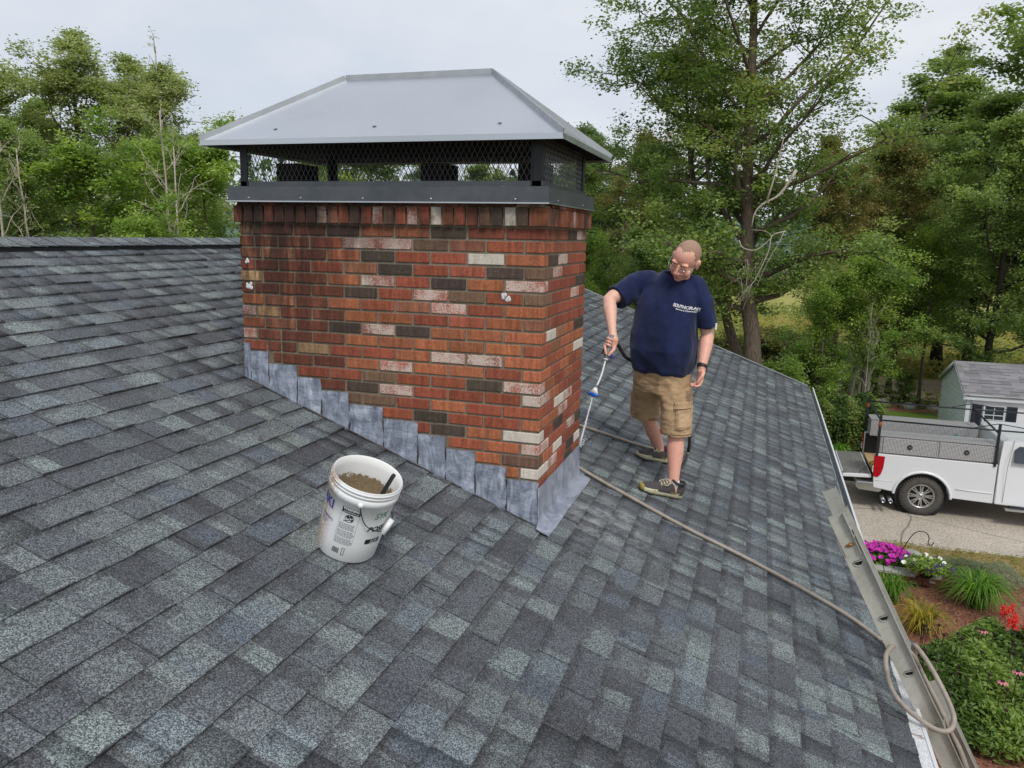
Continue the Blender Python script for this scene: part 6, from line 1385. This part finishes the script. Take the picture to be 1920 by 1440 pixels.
# cab and hood
cabp = [(5.885, ZB - .03), (6.95, ZB - .05), (8.05, ZB - .05), (8.05, GZ + 1.22), (7.90, GZ + 1.24), (7.35, GZ + 1.70), (7.1, GZ + 1.75), (6.05, GZ + 1.75), (5.93, GZ + 1.68), (5.885, GZ + 1.25)]
mb = MB(); mb.rings([[V3((x, TY0 + d_ + (.0 if z < GZ + 1.24 else (z - GZ - 1.24) * .28) * (1 if d_ < 1 else -1), z)) for x, z in cabp] for d_ in (0, .0)][:1] + [[V3((x, TY1 - (.0 if z < GZ + 1.24 else (z - GZ - 1.24) * .28), z)) for x, z in cabp]], smooth=False)
cab = mb.build('cab', WP); bevel_mesh(cab.data, .03, 3, 25); tp2(cab)
mb = MB(); mb.prism([(8.05, GZ + .5), (8.06, GZ + 1.22), (9.1, GZ + 1.12), (9.35, GZ + .95), (9.4, GZ + .45), (9.06, GZ + .45), (8.9, GZ + .9), (8.3, GZ + .9), (8.1, GZ + .45)], TY0 + .01, TY1 - .01); o = mb.build('hood', WP); bevel_mesh(o.data, .04, 3, 25); tp2(o)
gls = simple('tinted_glass', (.04, .05, .06), .08, 0, .3, 3)
mb = MB(); P_ = [(6.13, GZ + 1.30), (6.75, GZ + 1.30), (6.75, GZ + 1.62), (6.22, GZ + 1.62), (6.14, GZ + 1.55)]; V = [V3((x, TY0 + .012 + (z - GZ - 1.24) * .28 - .02, z)) for x, z in P_]; V += [v + V3((0, .01, 0)) for v in V]; k = len(P_); mb.add(V, [tuple(range(k)), tuple(range(2 * k - 1, k - 1, -1))] + [(i, k + i, k + (i + 1) % k, (i + 1) % k) for i in range(k)]); tp2(mb.build('side_window', gls))
mb = MB(); P2 = [(6.85, GZ + 1.30), (7.55, GZ + 1.30), (7.30, GZ + 1.62), (6.85, GZ + 1.62)]; V = [V3((x, TY0 + .012 + (z - GZ - 1.24) * .28 - .02, z)) for x, z in P2]; V += [v + V3((0, .01, 0)) for v in V]; k = 4; mb.add(V, [tuple(range(k)), tuple(range(2 * k - 1, k - 1, -1))] + [(i, k + i, k + (i + 1) % k, (i + 1) % k) for i in range(k)]); tp2(mb.build('side_window', gls))
mb = MB(); mb.tube([V3((6.02, TY0 - .001, GZ + .46)), V3((6.03, TY0 - .001, GZ + 1.20)), V3((6.05, TY0 + .02, GZ + 1.36)), V3((6.12, TY0 + .12, GZ + 1.72))], .004, 4); mb.tube([V3((6.80, TY0 - .001, GZ + .44)), V3((6.80, TY0 - .001, GZ + 1.24))], .004, 4); tp2(mb.build('door_gap', M['dark']))
mb = MB(); mb.box((7.0, TY0 - .10, GZ + .36), (1.9, .11, .03)); tp2(mb.build('running_board', M['silver'])); mb = MB(); mb.box((7.0, TY0 + .0, GZ + .37), (1.7, .12, .05)); tp2(mb.build('step_bracket', M['dark']))
# side tool boxes with drop doors and round latches
for y0, sg in ((TY0 + .02, 1), (TY1 - .02, -1)):
    y1 = y0 + sg * .46; e = MB().box(((3.68 + 5.83) / 2, (y0 + y1) / 2, ZR + .20), (2.15, .455, .375)).build('tool_box', DP); bevel_mesh(e.data, .012, 2)
    tag(e, ('near' if sg > 0 else 'far') + ' side diamond plate tool box bolted on the truck bed rail', 'tool box', 'diamond plate tool boxes on the truck'); 
    MB().box(((3.68 + 5.83) / 2, (y0 + y1) / 2 - sg * .01, ZR + .398), (2.18, .49, .020)).build('lid', DP, e)
    yf = y0 - sg * .006
    for xa, xb in ((3.735, 4.74), (4.79, 5.80)): d_ = MB().box(((xa + xb) / 2, yf, ZR + .195), (xb - xa, .016, .315)).build('door', DP, e); bevel_mesh(d_.data, .004)
    for x in (4.24, 5.28):
        mb = MB(); mb.tube([V3((x, yf - sg * .006, ZR + .19)), V3((x, yf - sg * .022, ZR + .19))], .050, 18); o = mb.build('latch', M['dark'], e); MB().box((x, yf - sg * .025, ZR + .19), (.05, .006, .018)).build('paddle', M['steel'], o)
# pipe rack
rk = empty('pipe_rack', (3.6, TY0, ZR)); tag(rk, 'black steel pipe rack standing over the truck bed with rusty joints', 'rack')
def rp(o): o.location = Vector(o.location) - V3(rk.location); o.parent = rk; return o
zt_ = ZR + .70
for y in (TY0 + .0, TY1 - .0):
    for x in (3.64, 5.80): mb = MB(); mb.box((x, y, ZR + .39), (.045, .045, .86)); rp(mb.build('upright', blk))
    mb = MB(); mb.tube([(3.64, y, zt_ + .02), (5.8, y, zt_ + .0), (7.2, y, zt_ + .01)], .017, 8); rp(mb.build('side_rail', blk)); mb = MB(); mb.tube([(5.30, y, zt_ + .0), (5.75, y, zt_ + .13), (5.82, y, zt_ + .13), (6.6, y, zt_ + .04)], .010, 6); rp(mb.build('brace', blk))
    mb = MB(); mb.tube([(3.64, y, zt_ - .12), (3.64, y, zt_ - .02)], .032, 10); rp(mb.build('rusty_joint', simple('rust', lin((156, 84, 48)), .9, 0, .4, 40, .4)))
for x in (3.64, 5.80): mb = MB(); mb.tube([(x, TY0, zt_ + .02 if x < 4 else zt_ - .06), (x, TY1, zt_ + .02)], .019, 8); rp(mb.build('crossbar', blk))
# things lying in the bed
mb = MB(); mb.box((3.80, TY0 + .62, GZ + .83), (.34, .22, .10), Matrix.Rotation(.1, 3, 'Z')); o = mb.build('yellow_box', simple('yellow_case', lin((214, 180, 70)), .6, 0, .2, 20)); tag(o, 'small yellow case lying at the tail end of the truck bed', 'case')
mb = MB(); rb = random.Random(2)
for i in range(5): mb.tube(catmull([V3((5.1 + i * .06, TY1 - .75, GZ + 1.28 + .05 * i)), V3((5.5, TY1 - .8 - .06 * i, GZ + 1.36)), V3((5.8, TY1 - 1.1, GZ + 1.22))], 5), .04, 6)
o = mb.build('green_hose_bundle', simple('teal_rubber', lin((52, 110, 104)), .6, 0, .3, 20)); tag(o, 'teal bundle piled in the front of the truck bed', 'bundle')
mb = MB(); mb.box((5.2, TY1 - .75, GZ + 1.0), (1.0, .8, .45)); o = mb.build('bed_crate', M['dark']); tag(o, 'dark crate in the front of the truck bed under the teal bundle', 'crate')

# ================================================================ GARDEN
M['leaf_bright2'] = leaf_mat('perennial_leaves', [(84, 110, 58), (114, 142, 72), (142, 166, 86), (170, 188, 110)])
def blades(seed, n, R, H, wd, mat, tint=(0, 1)):
    r = random.Random(seed); V = []; F = []; T = []
    for i in range(n):
        a = r.random() * 6.283; ln = R * r.uniform(.55, 1.15); h = H * r.uniform(.6, 1.1); b0 = V3((r.gauss(0, .05), r.gauss(0, .05), 0)); d = V3((math.cos(a), math.sin(a), 0)); s = V3((-d.y, d.x, 0)); k = 6; base = len(V); w2 = wd * r.uniform(.7, 1.2); drop = r.uniform(.4, 1.0); tt = r.uniform(*tint)
        for j in range(k + 1):
            t = j / k; p = b0 + d * ln * t ** 1.15 + V3((0, 0, h * (math.sin(min(1, t * 1.15) * math.pi * .62) - drop * .75 * max(0, t - .5) ** 1.4 * 2))); ww = w2 * (1 - t ** 2.2) + .001; V += [p - s * ww, p + s * ww]
        for j in range(k): F.append((base + 2 * j, base + 2 * j + 1, base + 2 * j + 3, base + 2 * j + 2)); T.append(tt)
    me = fast_mesh('blades', np.array([tuple(v) for v in V]), np.array(F), True); face_attr(me, 'tint', T); me.materials.append(mat); return me
for nm, x, y, seed, n, R0_, H0_, wd, mat, lab in (('daylily', 4.66, 9.05, 1, 340, .62, .50, .0085, M['blade_green'], 'large bright green clump of arching blades in the mulch'), ('daylily', 3.66, 7.85, 2, 200, .50, .40, .0075, M['blade_yellow'], 'yellowing clump of arching blades beside the ladder'), ('daylily', 3.38, 8.75, 3, 170, .42, .42, .007, M['blade_green'], 'small green-gold clump between slab and ladder'), ('daylily', 3.15, 16.9, 4, 220, .5, .5, .01, M['blade_green'], 'light green grassy clump at the hedge foot by the tailgate')):
    o = link(nm, blades(seed, n, R0_, H0_, wd, mat, (0, 1))); o.location = (x, y, GZ + .01); tag(o, lab, 'plant')
# grey-green lavender mound
def mound(name, x, y, rx, ry, h, n, size, mat, lab, seed, flat=.8, asp=.3, cat='plant', z0=GZ, tilt=None):
    r = np.random.RandomState(seed); th = r.rand(n) * 6.283; q = r.rand(n) ** .5; P = np.stack([x + rx * q * np.cos(th), y + ry * q * np.sin(th), np.zeros(n)], 1); zt = h * np.sqrt(np.clip(1 - q ** 2 * .85, 0, 1)) * (1 + .25 * np.sin(P[:, 0] * 9 + seed) * np.cos(P[:, 1] * 8)); P[:, 2] = z0 + zt * r.rand(n) ** .35
    o = link(name, leaves(name, P, size * r.uniform(.6, 1.4, n), np.clip(r.rand(n) * .7 + .3 * np.sin(P[:, 0] * 5), 0, 1), mat, r, flat, asp)); tag(o, lab, cat); return o
mound('lavender', 4.98, 10.1, .62, .40, .34, 9000, .055, M['leaf_lav'], 'sprawling grey-green lavender mound behind the bright green clump', 4, 2.0, .13)
mound('lavender', 4.38, 10.2, .32, .26, .28, 3000, .05, M['leaf_lav'], 'smaller grey-green mound behind the hanging basket pot', 5, 2.0, .13)
# coneflower bed
cf = mound('coneflower_patch', 3.98, 6.0, .80, 1.15, .55, 15000, .08, M['leaf_bright2'], 'leafy coneflower patch with dark seed heads below the red flowers', 6, .7, .38)
r = random.Random(8)
mb = MB(); mp_ = MB()
for i in range(46):
    a = r.random() * 6.283; q = r.random() ** .5; x, y = 3.98 + .80 * q * math.cos(a), 6.0 + 1.18 * q * math.sin(a); z = GZ + .45 + .30 * (1 - q * q) + r.random() * .12; mb.tube([(x, y, GZ + .3), (x + .02, y, z)], .004, 4); mb.sphere((x + .02, y, z + .012), (.023, .023, .018), 8, 6)
    if r.random() < .04:
        for k in range(9): b_ = k * .698; mp_.box((x + .02 + .038 * math.cos(b_), y + .038 * math.sin(b_), z - .004), (.045, .016, .003), Matrix.Rotation(b_, 3, 'Z') @ Matrix.Rotation(.35, 3, 'Y'))
mb.build('seed_heads', M['cone'], cf)['kind'] = 'stuff'; mp_.build('petals', M['petal_pink'], cf)['kind'] = 'stuff'
mound('coneflower_patch', 4.35, 8.0 - .75, .45, .5, .5, 3800, .08, M['leaf_bright2'], 'lighter green patch of young coneflowers nearest the mulch', 9, .7, .38)
# scarlet salvia at the right edge
sv = mound('red_salvia', 4.95, 7.55, .38, .38, .38, 2600, .09, M['leaf_dark'], 'scarlet flowering plant at the right edge of the garden', 11, .7, .5)
mb = MB(); r = random.Random(3)
for i in range(26):
    x, y = 4.93 + r.uniform(-.33, .33), 7.6 + r.uniform(-.3, .3); z = GZ + .38 + r.random() * .15
    for k in range(16): mb.box((x + r.gauss(0, .014), y + r.gauss(0, .014), z + k * .009), (.034, .014, .010), Matrix.Rotation(r.random() * 6, 3, 'Z') @ Matrix.Rotation(r.uniform(-.8, .8), 3, 'Y'))
mb.build('flower_spikes', M['petal_r'], sv)['kind'] = 'stuff'
# slab bench of stones with petunia mound, pot and shepherd's hook
sb = empty('stone_ledge', (3.3, 9.8, GZ)); tag(sb, 'grey slab ledge on garden bricks under the magenta petunias', 'ledge')
def sp2(o): o.location = Vector(o.location) - V3(sb.location); o.parent = sb; return o
for i, (x0_, x1_) in enumerate(((2.9, 3.38), (3.39, 3.86))): o = MB().box(((x0_ + x1_) / 2, 9.63 - i * .02, GZ + .19), (x1_ - x0_, .26, .045), Matrix.Rotation(-.03, 3, 'Z')).build('slab', M['slab']); bevel_mesh(o.data, .006, 2); sp2(o)
for i in range(9): o = MB().box((2.95 + i * .205, 9.60 - .01 * i, GZ + .135), (.19, .09, .055)).build('brick', M['redbrick']); sp2(o)
for i in range(8): o = MB().box((3.05 + i * .205, 9.60 - .01 * i, GZ + .07), (.19, .09, .055)).build('brick', M['redbrick']); sp2(o)
def flower(mb, p, s, n_, seed):
    r = random.Random(seed); q = n_.to_track_quat('Z', 'Y').to_matrix(); k = 10; V = [p - n_ * s * .25]
    for i in range(k): a = 2 * math.pi * i / k; rr_ = s * (.55 if i % 2 else .46) * r.uniform(.9, 1.1); V.append(p + q @ V3((math.cos(a) * rr_, math.sin(a) * rr_, r.uniform(-.1, .1) * s)))
    mb.add(V, [(0, 1 + i, 1 + (i + 1) % k) for i in range(k)])
pet = mound('petunias', 3.42, 10.02, .52, .30, .30, 2600, .07, M['leaf_bright'], 'magenta petunia mound spilling over the grey slab', 21, .7, .5, z0=GZ + .12)
r = random.Random(6); mb = MB()
for i in range(118):
    a = r.random() * 6.283; q = r.random() ** .5; x, y = 3.40 + .52 * q * math.cos(a), 9.98 + .32 * q * math.sin(a); 
    if x > 3.75 and r.random() < .7: continue
    z = GZ + .17 + r.uniform(-.05, .03) + .30 * math.sqrt(max(0, 1 - q * q * .8)); flower(mb, V3((x, y, z)), .085, V3((r.gauss(0, .3), -.5 + r.gauss(0, .3), .9)).normalized(), i)
mb.build('petunia_flowers', M['petal_m'], pet)['kind'] = 'stuff'
pot = MB().lathe([(.0, .0), (.10, .0), (.155, .10), (.165, .125), (.172, .13), (.165, .12), (.15, .11), (0, .10)], seg=24).build('flower_pot', M['dark']); pot.location = (4.0, 9.52, GZ + .20); tag(pot, 'black bowl of white and purple petunias on the ledge end', 'flower pot')
r2 = np.random.RandomState(4); n_ = 1500; th = r2.rand(n_) * 6.283; q = r2.rand(n_) ** .5 * .30; P = np.stack([q * np.cos(th) * 1.15, q * np.sin(th), .12 + .20 * r2.rand(n_) * (1 - q)], 1); link('foliage', leaves('foliage', P, r2.uniform(.03, .07, n_), r2.rand(n_), M['leaf_bright'], r2, .8), pot)
for mt_, nm, cnt, sd_ in ((M['petal_w'], 'white_flowers', 9, 1), (M['petal_p'], 'purple_flowers', 15, 2)):
    mb = MB(); r = random.Random(sd_)
    for i in range(cnt): a = r.random() * 6.283; q = r.random() ** .5 * .33; flower(mb, V3((q * math.cos(a) * 1.15, q * math.sin(a), .27 + r.random() * .05 - q * .2)), .075, V3((r.gauss(0, .4), -.6, .8)).normalized(), i)
    mb.build(nm, mt_, pot)['kind'] = 'stuff'
mb = MB(); mb.sphere((4.13, 9.60, GZ + .12), (.14, .10, .13), 14, 10); me = mb.mesh('pale_rock'); co = getco(me)
for k in range(len(co)): c_ = V3(co[k].tolist()); co[k] += .03 * noise.noise(c_ * 9)
setco(me, co); tag(link('pale_rock', me, None, simple('speckled_stone', lin((190, 188, 178)), .9, 0, .3, 50, .3)), 'pale speckled stone beside the black flower bowl', 'rock')
mb = MB(); mb.sphere((3.92, 10.35, GZ + .14), (.22, .14, .18), 14, 10); tag(mb.build('edging_stone', M['stone']), 'rounded pale edging stone behind the petunias', 'rock')
hk = catmull([V3(p) for p in ((3.50, 9.62, GZ), (3.57, 9.66, -5.3), (3.67, 9.7, -5.02), (3.78, 9.7, -4.78), (3.88, 9.7, -4.71), (3.98, 9.7, -4.73), (4.025, 9.7, -4.82), (4.015, 9.7, -4.88), (4.045, 9.7, -4.93), (4.085, 9.7, -4.91), (4.10, 9.7, -4.87))], 5)
tag(MB().tube(hk, .0075, 8).build('shepherd_hook', M['darkmetal']), 'bent iron shepherd hook standing over the petunias', 'plant hook')
mb = MB(); mb.lathe([(0, .0), (.05, 0), (.09, .04), (.10, .10), (.06, .13), (0, .14)], seg=16); o = mb.build('garden_stone', simple('slate_blue_stone', lin((96, 104, 120)), .7)); o.location = (3.42, 7.2, GZ); tag(o, 'small slate coloured stone under the yellowing clump', 'rock')
